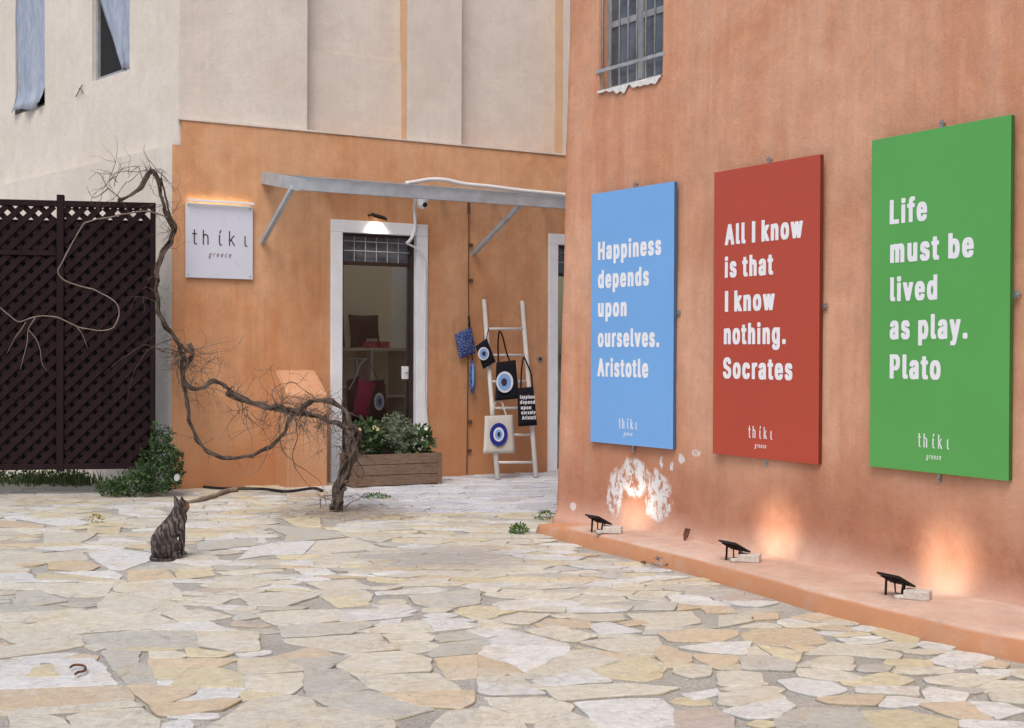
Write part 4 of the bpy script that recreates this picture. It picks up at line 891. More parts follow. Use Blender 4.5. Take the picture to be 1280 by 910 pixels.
# stub buttress with sloped top
bt = MB(); xa = AF.pt(343, 462)[0]; xb = AF.pt(388, 460)[0]; zt1 = AF.pt(343, 462)[2]; dpt = .42; zt2 = AF.pt(363, 493, dpt)[2]
xb = xa + (AF.pt(413, 497, dpt)[0] - AF.pt(363, 493, dpt)[0])
bt.add([AF.W(xa, -.03, 0), AF.W(xb, -.03, 0), AF.W(xb, -dpt, 0), AF.W(xa, -dpt, 0), AF.W(xa, -.03, zt1), AF.W(xb, -.03, zt1), AF.W(xb, -dpt, zt2), AF.W(xa, -dpt, zt2)], [(0, 3, 7, 4), (3, 2, 6, 7), (2, 1, 5, 6), (4, 7, 6, 5), (1, 0, 4, 5)])
M['butt'] = (lambda tc: tc[0].fin(tc[1], .9, .2))(plaster('buttress_limewash', (.58, .30, .165), (.62, .35, .20), (.66, .44, .30), streak=.3, low=[((.48, .23, .11), .1, .7, .6)]))
bt.build('buttress', M['butt'], shop, bevel=.015)
# door surrounds, frames, transoms
for q, D in enumerate((D1, D2)):
    zs2 = D['zt']; so_ = MB()
    so_.box(AF, D['ol'], D['il'], -.075, .08, 0.0, D['it']); so_.box(AF, D['ir'], D['orr'], -.075, .08, 0.0, D['it']); so_.box(AF, D['ol'], D['orr'], -.075, .08, D['it'] + .001, zs2)
    su = so_.build('door_surround', M['marble'], shop, bevel=.006)
    zt_ = AF.pt(430, 326)[2] if q == 0 else AF.pt(697, 341)[2]
    fr = MB(); fr.box(AF, D['il'], D['il'] + .04, .0, .08, .03, D['it']); fr.box(AF, D['ir'] - .055, D['ir'], .0, .08, .03, D['it']); fr.box(AF, D['il'] + .04, D['ir'] - .055, .0, .08, D['it'] - .03, D['it']); fr.box(AF, D['il'] + .04, D['ir'] - .055, .0, .08, zt_ - .04, zt_)
    fr.box(AF, D['il'] + .04, D['ir'] - .055, .0, .08, .03, .09)
    dr = fr.build('door_frame', M['doorwood'], shop)
    MB().box(AF, D['il'] + .041, D['ir'] - .056, .055, .063, zt_, D['it'] - .03).build('transom_pane', M['dirtyglass'], dr)
    n_ = 5
    for k in range(1, n_ + 1):
        x = D['il'] + .04 + (D['ir'] - D['il'] - .095) * k / (n_ + 1); MB().tube([AF.W(x, .02, zt_ ), AF.W(x, .02, D['it'] - .03)], .006, 6).build('grille_bar', M['greypaint'], dr)
    for k in (.42, .8): 
        z = zt_ + (D['it'] - .03 - zt_) * k; MB().tube([AF.W(D['il'] + .04, .012, z), AF.W(D['ir'] - .055, .012, z)], .006, 6).build('grille_bar', M['greypaint'], dr)
    if q == 0:
        MB().box(AF, D['il'] + .041, D['ir'] - .056, .05, .056, .09, zt_ - .041).build('door_pane', M['glass'], dr)
        lx, _, lz = AF.pt(508, 466)
        MB().box(AF, lx - .045, lx + .045, .025, .045, lz - .075, lz + .075).build('lock_plate', M['white_paint'], dr, bevel=.004)
        MB().tube([AF.W(lx + .01, .03, lz), AF.W(lx + .01, -.02, lz), AF.W(lx - .03, -.02, lz)], .007, 6).build('door_handle', M['galv'], dr)
    else:
        MB().box(AF, D['il'] + .041, D['ir'] - .056, .05, .056, .09, zt_ - .041).build('door_pane', M['glass'], dr)
    MB().box(AF, D['il'], D['ir'], -.06, .2, .004, .03).build('door_sill', M['marble'], shop)
# rooms behind the doors
def room(x0, x1, y1, zc, mats):
    MB().box(AF, x0, x1, y1, y1 + .1, 0, zc).build('room_wall', mats[0], shop)
    for (ya_, yb_, za_, zb_) in ((T_ + .002, .5, 0, zc), (.5, y1 - .1, 0, .3), (y1 - .1, y1 + .1, 0, zc)): MB().box(AF, x0 - .1, x0, ya_, yb_, za_, zb_).build('room_wall', mats[1], shop)  # left wall: gap above the low strip added to brighten the room
    MB().box(AF, x1, x1 + .1, T_ + .002, y1 + .1, 0, zc).build('room_wall', mats[1], shop)
    MB().box(AF, x0 - .1, x1 + .1, T_ + .002, .5, zc, zc + .1).build('room_ceiling', mats[1], shop)     # rest left open, an added gap to let sky light in
    MB().box(AF, x0, x1, .1, y1, .004, .02).build('room_floor', M['roomfloor'], shop)
yR = 2.3; xr = AF.pt(489, 400, -yR)[0]; xl_ = D1['il'] - .8
room(xl_, xr, yR, 2.75, (M['roomwall'], M['roomside']))
room(D2['il'] - .9, D2['ir'] + .6, 2.4, 2.75, (M['roomwall'], M['roomwall']))

# ================================================================ THINGS IN THE SHOP
ys = 1.75; shz = AF.pt(455, 435, -ys)[2]
su_ = thing('shelf_unit', AF.W(AF.pt(450, 435, -ys)[0], ys, .02), 'white shelf unit seen through the shop door, cubbyholes below its top', 'shelf')
xa_ = AF.pt(418, 435, -ys)[0]; xb_ = xr - .02; xm = AF.pt(464, 435, -ys)[0]
MB().box(AF, xa_, xb_, ys - .02, yR - .02, shz - .035, shz).build('shelf_top', M['shelf'], su_)
for xx in (xa_, xm, xb_ - .03): MB().box(AF, xx, xx + .03, ys, yR - .02, .02, shz - .036).build('shelf_side', M['shelf'], su_)
for zz in (.45, shz * .66, ):
    MB().box(AF, xa_ + .031, xm - .001, ys, yR - .02, zz, zz + .025).build('shelf_board', M['shelf'], su_); MB().box(AF, xm + .031, xb_ - .031, ys, yR - .02, zz - .12, zz - .095).build('shelf_board', M['shelf'], su_)
def redmat():
    t = NT('red_patterned_paper'); v = t.vor(45); c = t.mix(t.rng(v, .2, .4), (.55, .45, .42), (.45, .03, .04)); return t.fin(c, .6)
M['redpaper'] = redmat(); M['brownbag'] = plain('dark_brown_leather', (.035, .014, .014), .5, var=.3)
for i, (px, py, w_, h_, lb) in enumerate(((465, 434, .15, .085, 'left red patterned gift box at the front of the shelf top'), (480, 434, .12, .085, 'red patterned gift box beside the shop corner, on the shelf'),)):
    x, _, z = AF.pt(px, py, -ys - .1); MB().box(AF, x - w_ / 2, x + w_ / 2, ys + .06, ys + .22, shz + .002, shz + h_).build('gift_box', M['redpaper'], label=lb, category='box')
x = AF.pt(466, 424, -ys - .1)[0]; MB().box(AF, x - .05, x + .06, ys + .08, ys + .2, shz + h_ + .003, shz + .125).build('gift_box', M['canvas'], label='small pale box stacked on top of the red patterned ones', category='box')
def cushion(F, x0, x1, y, z0, z1, th, mat, lean=0, **kw):
    N_ = 10; vs = []; 
    for sgn in (-1, 1):
        for j in range(N_ + 1):
            for i in range(N_ + 1):
                u_, v_ = i / N_ * 2 - 1, j / N_ * 2 - 1; b_ = (max(0, 1 - u_ ** 4) * max(0, 1 - v_ ** 4)) ** .5; pin = 1 - .05 * (1 - abs(u_)) * v_ * v_
                vs.append(F.W((x0 + x1) / 2 + (x1 - x0) / 2 * u_ * (1 - .06 * (1 - v_ * v_)), y + sgn * th / 2 * b_ + lean * (v_ + 1) / 2, (z0 + z1) / 2 + (z1 - z0) / 2 * v_ * (1 - .05 * (1 - u_ * u_))))
    q = (N_ + 1) ** 2; g = lambda k, j, i: k * q + j * (N_ + 1) + i; fs = []
    for j in range(N_):
        for i in range(N_): fs += [(g(0, j, i), g(0, j, i + 1), g(0, j + 1, i + 1), g(0, j + 1, i)), (g(1, j, i), g(1, j + 1, i), g(1, j + 1, i + 1), g(1, j, i + 1))]
    return MB().add(vs, fs).build('cushion', mat, smooth=True, **kw)
a_ = AF.pt(441, 425, -ys - .25)[0]; b_ = AF.pt(479, 425, -ys - .25)[0]; zz = AF.pt(460, 393, -ys - .25)[2]
cushion(AF, a_, b_, ys + .33, shz + .003, zz, .12, M['brownbag'], .08, label='dark brown square cushion standing on the shelf behind the gift boxes', category='cushion')
M['brown2'] = plain('tan_cloth', (.11, .06, .045), .9, var=.3)
cushion(AF, AF.pt(428, 425, -ys)[0], AF.pt(443, 425, -ys)[0], ys + .3, shz + .003, zz - .03, .1, M['brown2'], .05, label='reddish brown bag leaning at the left end of the shelf top', category='bag')
for (px, py, m_, lb) in ((473, 466, 'offwhite', 'white packet standing in the right cubbyhole of the shelf'), (482, 466, 'redpaper', 'red packet in the right cubbyhole, by the shop corner'), (478, 478, 'royal', 'small dark blue packet lying in the right cubbyhole')):
    x, _, z = AF.pt(px, py + 10, -ys); zf = shz * .66 - .094
    MB().box(AF, x - .035, x + .03, ys + .05, ys + .2, zf + (.001 if m_ != 'royal' else .001), zf + (.14 if m_ != 'royal' else .05)).build('packet', M[m_], label=lb, category='packet')

ds_ = thing('display_shelf', AF.W(D2['il'] + .3, 1.0, .02), 'pale shelf with small coloured goods behind the second shop door', 'shelf')
for zz in (.55, 1.0, 1.45): MB().box(AF, D2['il'] + .03, D2['il'] + .85, .95, 1.25, zz, zz + .025).build('shelf_board', M['shelf'], ds_)
for xx in (D2['il'] + .004, D2['il'] + .851): MB().box(AF, xx, xx + .025, .95, 1.25, .02, 1.6).build('shelf_side', M['shelf'], ds_)
for i, (zz, dx, h_, m_, lb) in enumerate(((1.026, .08, .16, 'paleblue', 'pale blue box on the display shelf behind the second door, upper board'), (1.026, .20, .11, 'royal', 'dark blue box beside the pale blue one behind the second door'), (.576, .10, .20, 'canvas', 'cream box on the lower board behind the second door'))):
    MB().box(AF, D2['il'] + dx, D2['il'] + dx + .1, 1.0, 1.12, zz, zz + h_).build('gift_box', M[m_], bevel=.004, label=lb, category='box')
# cloth helper : four corners in the picture, hung in front of a frame
def cloth(F, cor, off, mat, bul=.012, thick=.012, name='bag_body', parent=None, N_=9, seed=0, lean=None, crump=.008, **kw):
    P4 = [F.W(*F.pt(px, py, off if not lean else lean(py))) for px, py in cor]; vs = []
    nrm = -F.v
    for sgn in (0, 1):
        for j in range(N_ + 1):
            for i in range(N_ + 1):
                u_, v_ = i / N_, j / N_; p = (P4[0].lerp(P4[1], u_)).lerp(P4[3].lerp(P4[2], u_), v_)
                b_ = 16 * u_ * (1 - u_) * v_ * (1 - v_); w_ = noise.noise(Vector((u_ * 3.3 + seed, v_ * 3 + seed, sgn * 2))) * crump * (.3 + v_)
                vs.append(p + nrm * ((thick + bul * b_) * (1 if sgn == 0 else -.2) + (w_ if sgn == 0 else w_ * .6)))
    q = (N_ + 1) ** 2; g = lambda k, j, i: k * q + j * (N_ + 1) + i; fs = []
    for j in range(N_):
        for i in range(N_): fs += [(g(0, j, i), g(0, j + 1, i), g(0, j + 1, i + 1), g(0, j, i + 1)), (g(1, j, i), g(1, j, i + 1), g(1, j + 1, i + 1), g(1, j + 1, i))]
    for i in range(N_):
        fs += [(g(0, 0, i), g(0, 0, i + 1), g(1, 0, i + 1), g(1, 0, i)), (g(0, N_, i), g(1, N_, i), g(1, N_, i + 1), g(0, N_, i + 1)), (g(0, i, 0), g(1, i, 0), g(1, i + 1, 0), g(0, i + 1, 0)), (g(0, i, N_), g(0, i + 1, N_), g(1, i + 1, N_), g(1, i, N_))]
    return MB().add(vs, fs).build(name, mat, parent, smooth=True, **kw)
def strap(F, pts, off, mat, parent, wpx=2.2, lean=None):
    P = [F.W(*F.pt(px, py, off if not lean else lean(py) + .0)) for px, py in pts]; P = [Vector(p) for p in P]
    P = catmull(P, 5); mb = MB(); 
    for a, b in zip(P, P[1:]): mb.bar(a, b + (b - a) * .15, wpx * 16 / FOC * .9, .006, up=F.v)
    return mb.build('strap', mat, parent)
def eye(F, px, py, rings, off, parent, tilt=0):
    V_ = Vector((0, 0, 1)) if not tilt else (F.W(*F.pt(px, py - 8, lean(py - 8))) - F.W(*F.pt(px, py + 8, lean(py + 8)))).normalized(); W_ = F.u.cross(V_)
    for k, (rx, ry, m_, dx) in enumerate(rings):
        c_ = F.W(*F.pt(px + dx, py, off + k * .005)); sc_ = (c_ - EYE).length / FOC
        MB().disc(c_, F.u, V_, rx * sc_ * 1.05, ry * sc_, depth=W_ * -.003).build('eye_ring' if m_ != 'ink' else 'eye_pupil', M[m_], parent)

# tote bags on a stand inside the shop
yb = -.75
br = thing('bag_stand', AF.W(AF.pt(445, 560, yb)[0], .75, .02), 'chrome bag stand just inside the glass shop door', 'stand')
x0 = AF.pt(436, 449, yb); x1_ = AF.pt(460, 449, yb)
MB().tube([AF.W(x0[0], .75, x0[2]), AF.W(x1_[0], .75, x1_[2])], .009, 8).build('stand_rail', M['galv'], br); xx = (x0[0] + x1_[0]) / 2
MB().tube([AF.W(xx, .80, .03), AF.W(xx, .80, x0[2])], .012, 8).build('stand_pole', M['galv'], br); MB().disc(AF.W(xx, .8, .021), AF.u, AF.v, .18, .18, depth=Vector((0, 0, .02))).build('stand_base', M['galv'], br)
b1 = thing('tote_bag', AF.W(*AF.pt(461, 530, .0 - .60)), 'black tote bag with a blue eye emblem hanging inside the shop door', 'bag')
cloth(AF, [(447, 478), (480, 474), (484, 525), (450, 530)], -.64, M['blackcloth'], bul=.05, parent=b1, seed=1)
strap(AF, [(458, 478), (459, 462), (460, 449.5), (466, 462), (473, 476)], -.70, M['magenta'], b1, .9)
eye(AF, 474, 502, [(6.5, 11, 'offwhite', 0), (4.6, 8, 'paleblue', .3), (2.0, 3.6, 'ink', .8)], -.53, b1)
b2 = thing('tote_bag', AF.W(*AF.pt(440, 530, -.72)), 'dark tote bag with white straps hanging left inside the shop door', 'bag')
cloth(AF, [(433, 476), (449, 470), (452, 526), (436, 530)], -.70, M['blackcloth'], bul=.03, parent=b2, seed=5)
strap(AF, [(436, 487), (443, 474), (450, 456), (457, 449)], -.66, M['offwhite'], b2, 1.4)
sc2 = cloth(AF, [(448, 474), (470, 478), (457, 522), (440, 518)], -.60, M['magenta'], bul=.08, name='magenta_scarf', seed=9, crump=.05, label='crumpled magenta scarf hanging between the two dark bags indoors', category='scarf')

# ================================================================ SIGN, STRIP LAMP
F = AF; so3 = .075
c4 = [F.pt(232.5, 253, so3), F.pt(317, 258, so3), F.pt(315, 350, so3), F.pt(231.5, 346, so3)]
x0, x1 = (c4[0][0] + c4[3][0]) / 2, (c4[1][0] + c4[2][0]) / 2; z1 = (c4[0][2] + c4[1][2]) / 2; z0 = (c4[2][2] + c4[3][2]) / 2
sg_ = thing('shop_sign', AF.W((x0 + x1) / 2, -so3, z0), 'square white shop sign with dark lettering on the orange wall beside the fence', 'sign')
MB().box(AF, x0, x1, -so3, -so3 + .012, z0, z1).build('sign_plate', M['signwhite'], sg_, bevel=.002)
for xx in (x0 + .03, x1 - .03):
    for zz in (z0 + .03, z1 - .03): MB().disc(AF.W(xx, -so3 - .003, zz), AF.u, Vector((0, 0, 1)), .009, .009, n=10, depth=AF.v * .04).build('sign_screw', M['galv'], sg_)
a_ = AF.pt(241, 305, so3); b_ = AF.pt(309, 308, so3); logo(AF, (a_[0] + b_[0]) / 2, AF.pt(275, 306.5, so3)[2], .155, (b_[0] - a_[0]), -so3 - .002, M['ink'], sg_, th=.05)
a_ = AF.pt(260.5, 320, so3); b_ = AF.pt(289, 321, so3); put_text(AF, 'g r e e c e', a_[0], b_[0], AF.pt(275, 321.5, so3)[2], .062, -so3 - .001, M['greyink'], sg_, off=-.004, shear=.35)
a_ = AF.pt(234, 249.5, .10); b_ = AF.pt(317, 254.5, .10); zl = (a_[2] + b_[2]) / 2
sl = thing('strip_light', AF.W((a_[0] + b_[0]) / 2, -.1, zl), 'slim pale strip light glowing on the wall above the white shop sign', 'light')
MB().box(AF, a_[0], b_[0], -.125, -.085, zl - .014, zl + .008).build('light_channel', M['white_paint'], sl)
for xx in (a_[0] + .1, b_[0] - .1): MB().box(AF, xx - .01, xx + .01, -.085, -.04, zl - .008, zl + .002).build('bracket', M['galv'], sl)
MB().box(AF, a_[0] + .03, b_[0] - .03, -.0845, -.082, zl - .010, zl + .006).build('lit_strip', M['striplit'], sl)

# ================================================================ LAMP OVER THE DOOR
p = AF.pt(474, 274, .16); dl = thing('door_lamp', AF.W(p[0], -.1, p[2]), 'small black lamp lit over the white door surround', 'lamp')
MB().tube([AF.W(p[0] - .08, -.04, p[2] + .05), AF.W(p[0] - .07, -.10, p[2] + .05), AF.W(p[0] - .01, -.16, p[2] + .03)], .012, 7).build('lamp_arm', M['black'], dl, smooth=True)
class TiltF:
    @staticmethod
    def W(x, y, z): return AF.W(p[0] + x, -.16 + y * .86 + z * -.5, p[2] + .02 + z * .86 + y * .5 - x * .2)
MB().box(TiltF, -.085, .085, -.04, .04, -.004, .022).build('lamp_head', M['black'], dl, bevel=.006)
MB().box(TiltF, -.06, .06, -.025, .03, -.007, -.0045).build('lamp_lens', M['lampglow'], dl)
ld = bpy.data.lights.new('door_spot', 'SPOT'); ld.energy = 6; ld.color = (1, .92, .76); ld.spot_size = R(110); ld.spot_blend = .7; ld.shadow_soft_size = .04
lo = bpy.data.objects.new('door_lamp_light', ld); C.objects.link(lo); lo.parent = dl; lo.location = AF.W(p[0], -.16, p[2] - .02) - dl.location; lo.rotation_euler = (-(Vector((0, 0, -1)) + AF.v * .7)).to_track_quat('Z', 'Y').to_euler()

# ================================================================ CANOPY
cn = thing('canopy', AF.W(2, 0, 2.9), 'steel framed canopy with translucent sheets above the shop doors', 'canopy')
dC = 1.22; a_ = AF.pt(328, 222); zw = a_[2]; xw0 = a_[0]; f_ = AF.pt(384, 231, dC); zf = f_[2]
zf = (zf + AF.pt(706, 254, dC)[2]) / 2
xE = SE - 1.5
def canopy_z(y): return zw + (zf - zw) * (-y / dC)
hb = .062
cm = MB(); 
def CP(x, out, z): return AF.W(x, -out, z)
MB().bar(CP(xw0, .045, canopy_z(-.045) - .0), CP(xw0, dC - .03, canopy_z(-dC)), .05, .13, up=(0, 0, 1)).build('side_beam', M['metal'], cn)
MB().bar(CP(xw0 - .025, dC, zf), CP(xE, dC, zf), .05, .125).build('front_beam', M['metal'], cn)
MB().bar(CP(xw0 + .03, .065, zw + .0), CP(xE, .065, zw), .045, .06).build('wall_beam', M['metal'], cn)
for k in range(1, 9):
    x = xw0 + k * (xE - xw0) / 9; MB().bar(CP(x, .09, canopy_z(-.09) - .01), CP(x, dC - .03, zf - .01), .035, .05).build('rafter', M['metal'], cn)
t = NT('canopy_sheet'); tr_ = t.n('ShaderNodeBsdfTransparent'); tr_.inputs[0].default_value = (.90, .93, .95, 1); n1 = t.noise(4, det=6); gl = t.n('ShaderNodeBsdfDiffuse'); gl.inputs[0].default_value = (.5, .5, .48, 1); mx = t.n('ShaderNodeMixShader'); t.l(t.rng(n1, .3, .7, .06, .28), mx.inputs[0]); t.l(tr_.outputs[0], mx.inputs[1]); t.l(gl.outputs[0], mx.inputs[2]); t.l(mx.outputs[0], t.out.inputs[0]); M['sheet'] = t.m
for k in range(9):
    x = xw0 + k * (xE - xw0) / 9; x2 = xw0 + (k + 1) * (xE - xw0) / 9
    mb = MB(); o_ = .045; mb.add([CP(x + .01, .05, zw + o_), CP(x2 - .01, .05, zw + o_), CP(x2 - .01, dC + .05, zf + o_ + .022), CP(x + .01, dC + .05, zf + o_ + .022), CP(x + .01, .05, zw + o_ + .008), CP(x2 - .01, .05, zw + o_ + .008), CP(x2 - .01, dC + .05, zf + o_ + .03), CP(x + .01, dC + .05, zf + o_ + .03)], [(0, 1, 2, 3), (7, 6, 5, 4), (0, 4, 5, 1), (1, 5, 6, 2), (2, 6, 7, 3), (3, 7, 4, 0)])
    mb.build('roof_sheet', M['sheet'], cn)
for (fx, fy, wx, wy) in ((365, 238, 328, 303), (637, 260, 592, 317)):
    wp_ = AF.wp(wx, wy, .045); wl2 = AF.L(wp_); a2 = AF.L(AF.wp(fx, fy, dC * .8)); MB().bar(wp_, AF.W(wl2[0] + (0 if fx > 400 else 0) + .0, -dC * (.93 if fx > 400 else .80), zf + (-.05 if fx > 400 else .0)), .045, .045).build('strut', M['metal'], cn)
x = AF.pt(880, 300)[0]
MB().bar(CP(x, .045, zw - .75), CP(x, dC * .9, zf - .05), .045, .045).build('strut', M['metal'], cn)
# bundled white hose lying on the canopy and conduit down the door
hz = zf + .11
pts = [AF.wp(508, 229, dC - .1), AF.wp(522, 227, dC - .15), AF.wp(537, 224.5, dC - .2), AF.wp(556, 225, dC - .2), AF.wp(580, 230, dC - .2), AF.wp(610, 233, dC - .2), AF.wp(650, 238, dC - .2), AF.wp(690, 242, dC - .2), AF.wp(740, 247, dC - .2)]
MB().tube(catmull(pts, 5), .024, 10).build('white_hose', M['pipe'], smooth=True, label='thick white hose lying along the top of the steel canopy', category='hose')
pts = [AF.wp(519, 247, .3), AF.wp(518, 262, .12), AF.wp(519, 280, .1), AF.wp(517, 292, .11), AF.wp(512, 301, .12), AF.wp(508, 304, .12)]
MB().tube(catmull(pts, 5), .02, 8).build('corrugated_pipe', M['pipe'], smooth=True, label='short pale pipe curving down from the canopy over the door corner', category='pipe')
pts = [AF.wp(508.5, 304.5, .115), AF.wp(518, 309, .11), AF.wp(526, 316, .11), AF.wp(530, 325, .1), AF.wp(531.5, 340, .1), AF.wp(531.5, 400, .1), AF.wp(530.5, 460, .1), AF.wp(531, 500, .1), AF.wp(534, 530, .1), AF.wp(534, 560, .1)]
MB().tube(catmull(pts, 5), .0125, 8).build('conduit', M['pipe'], smooth=True, label='thin white conduit running down the right side of the door surround', category='pipe')
# dome camera
p = AF.pt(528, 256, .25); c_ = AF.W(p[0], -.25, p[2]); sc_ = thing('security_camera', c_, 'white dome security camera under the canopy above the door', 'camera')
MB().tube([c_ + Vector((0, 0, .075)), c_ + Vector((0, 0, .03))], [.075, .068], 18).build('camera_base', M['white_paint'], sc_, smooth=False)
MB().ell(c_ + Vector((0, 0, .012)), (.066, .066, .062)).build('camera_dome', M['white_paint'], sc_, smooth=True)
ax = (EYE - c_).normalized(); ax = (ax + AF.u * .5 + Vector((0, 0, -.15))).normalized(); q = c_ + Vector((0, 0, .012)) + ax * .050; MB().tube([q, q + ax * .02], [.030, .028], 14).build('camera_lens', M['black'], sc_, smooth=True)
MB().bar(c_ + Vector((0, 0, .085)), Vector((c_.x, c_.y, zf - .0)) + AF.v * .0, .05, .05, up=(1, 0, 0)).build('mounting_post', M['metal'], sc_) if zf - .0 > c_.z + .1 else None
# rusty cable / rod down the wall
pts = [AF.wp(586, 256, .07), AF.wp(586, 300, .06), AF.wp(585.5, 350, .06), AF.wp(586, 400, .06), AF.wp(585, 440, .06), AF.wp(584.5, 500, .06), AF.wp(584, 560, .06), AF.wp(583.5, 592, .06)]
rd = thing('wall_rod', AF.W(*AF.pt(584, 592, .06)), 'thin rusty rod clipped vertically to the orange wall between the doors', 'rod')
MB().tube(pts, .007, 6).build('rod', M['rust'], rd)
for (px, py) in ((586, 307), (586, 351), (584.5, 527), (584, 563)): MB().box(Frame(AF.wp(px, py), AF.a), -.022, .022, -.07, -.038, AF.wp(px, py).z - .02, AF.wp(px, py).z + .02).build('rod_clip', M['rust'], rd)
q = AF.wp(586, 262, .12); MB().tube([q + Vector((0, 0, .1)), q - Vector((0, 0, .05))], .018, 8).build('rod_cap', M['rust'], rd)
q = AF.pt(675, 449, .05); mb = MB(); mb.disc(AF.W(q[0], -.058, q[2]), AF.u, Vector((0, 0, 1)), .038, .038, depth=AF.v * .02); wb = mb.build('wall_bolt', M['galv'], label='small round metal fitting on the wall right of the ladder', category='fitting')
MB().disc(AF.W(q[0], -.0605, q[2]), AF.u, Vector((0, 0, 1)), .018, .018, depth=AF.v * .003).build('bolt_centre', M['black'], wb)

# ================================================================ LADDER + BAGS
fl_, fr_ = gnd(622, 601), gnd(670, 598); tl, tr2 = AF.wp(605, 375, .075), AF.wp(652.5, 376.5, .075)
lad = thing('ladder', (fl_ + fr_) / 2, 'white wooden display ladder leaning against the orange wall', 'ladder')
for a, b in ((fl_, tl), (fr_, tr2)): MB().tube([a + Vector((0, 0, .012)), a.lerp(b, .5), b], [.03, .028, .027], 10).build('ladder_rail', M['ladder'], lad, smooth=True)
for yy in (411, 444, 477, 510, 543.5, 578):
    def onrail(a, b):
        lo_, hi_ = 0, 1
        for _ in range(30):
            m_ = (lo_ + hi_) / 2
            if proj(a.lerp(b, m_))[1] > yy: lo_ = m_
            else: hi_ = m_
        return a.lerp(b, lo_)
    MB().tube([onrail(fl_, tl), onrail(fr_, tr2)], .016, 8).build('ladder_rung', M['ladder'], lad, smooth=True)
foot_off = -AF.L(fl_)[1]
def lean(py): return .075 + .05 + (foot_off - .075) * max(0, min(1, (py - 375) / 225)) 
def bag(lab, cor, straps, mat, seed, cat='bag', ex=0, bul=.016, name='tote_bag', sm=None, wpx=2.2):
    bx = sum(c[0] for c in cor) / 4; by = max(c[1] for c in cor); f = lambda py: lean(py) + ex
    r = thing(name, AF.W(*AF.pt(bx, by, f(by))), lab, cat); cloth(AF, cor, 0, mat, bul=bul, parent=r, seed=seed, lean=f)
    for s_ in straps: strap(AF, s_, 0, sm or mat, r, wpx, lean=f)
    return r, f
r_, f = bag('black tote bag with a large white and blue eye, centre of the ladder', [(620.6, 453), (644, 450), (648, 498), (619, 501)], [[(623, 453), (622.5, 432), (624, 415), (628, 420), (633, 440), (637, 451)]], M['blackcloth'], 2, ex=.02)
eye(AF, 631, 477.5, [(11.6, 14, 'offwhite', 0), (9.0, 11, 'paleblue', -.2), (4.0, 5, 'ink', -.8)], f(477) + .05, r_, 1)
r_, f = bag('black tote bag printed with white words, right side of the ladder', [(646.5, 485), (666, 483.5), (671, 531.6), (648, 533)], [[(651, 485), (652, 462), (654.5, 447), (659, 455), (664, 468), (665.5, 484)]], M['blackcloth'], 4, ex=.02)
for i, (tx, x0_, x1_, y_) in enumerate((('lappines', 650, 668.5, 498.5), ('depend', 650, 668.5, 505), ('upon', 651, 664, 511.8), ('ourselv', 651.5, 669.5, 518), ('Aristotl', 652.5, 670, 524.5))):
    o_ = f(y_) + .062; A_ = AF.pt(x0_, y_, o_); B_ = AF.pt(x1_, y_, o_); word(AF, tx, A_[0], B_[0], A_[2], .045, -o_, M['lettering'], r_)
r_, f = bag('cream canvas tote bag with a royal blue eye, lowest on the ladder', [(606, 520), (640.5, 518.5), (643, 566.6), (604, 567)], [[(615, 520), (617, 512), (619, 503), (627, 503), (630, 511), (633, 520)]], M['canvas'], 6, ex=.0)
eye(AF, 623.5, 543, [(12.2, 15, 'royal', 0), (7.2, 9.2, 'offwhite', 0), (5.0, 6.6, 'paleblue', 0), (2.2, 3.4, 'ink', .2)], f(543) + .05, r_, 1)
r_, f = bag('small black pouch with a blue eye, hooked on the left ladder rail', [(594.5, 433), (608, 423), (619, 452), (604, 461)], [[(608, 424), (609.5, 416), (611, 410)]], M['blackcloth'], 8, ex=.03, name='pouch', cat='pouch', wpx=1.0, bul=.02)
eye(AF, 604.5, 442, [(7.4, 8.6, 'offwhite', 0), (5.6, 6.6, 'paleblue', .2), (2.5, 3, 'ink', .4)], f(442) + .05, r_, 1)
t = NT('blue_print_cloth'); v = t.noise(55, scale3=(1, 1, 2.2), det=3); c = t.mix(t.rng(v, .52, .58), (.02, .035, .16), (.22, .30, .55)); M['bluecloth'] = t.fin(c, .8)
def flat_off(py): return .10
pr_ = thing('pouch', AF.W(*AF.pt(582, 448, .1)), 'blue lettered pouch hanging from the rusty rod', 'pouch'); cloth(AF, [(568.5, 418), (588.5, 409), (594.5, 441), (575, 448.5)], .10, M['bluecloth'], bul=.02, parent=pr_, seed=11)
strap(AF, [(587, 410), (586.5, 402), (586, 395)], .10, M['blackcloth'], pr_, 2.4)
fsh = thing('eye_charm', AF.W(*AF.pt(590, 492, .12)), 'blue leaf shaped cloth charm hanging below the lettered pouch', 'charm')
c_ = AF.wp(590.5, 471.5, .13); mb = MB(); mb.ell(c_, (.040, .025, .205), Matrix.Rotation(AF.a, 3, 'Z'), 14, 14); mb.build('charm_body', M['bluecloth'], fsh, smooth=True)
MB().ell(c_ + AF.v * -.018 + Vector((0, 0, .02)), (.018, .015, .15), Matrix.Rotation(AF.a, 3, 'Z'), 12, 12).build('charm_stripe', M['paleblue'], fsh, smooth=True)
MB().tube([c_ + Vector((0, 0, .2)), c_ + Vector((-.01, 0, .3))], .006, 6).build('charm_cord', M['blackcloth'], fsh)

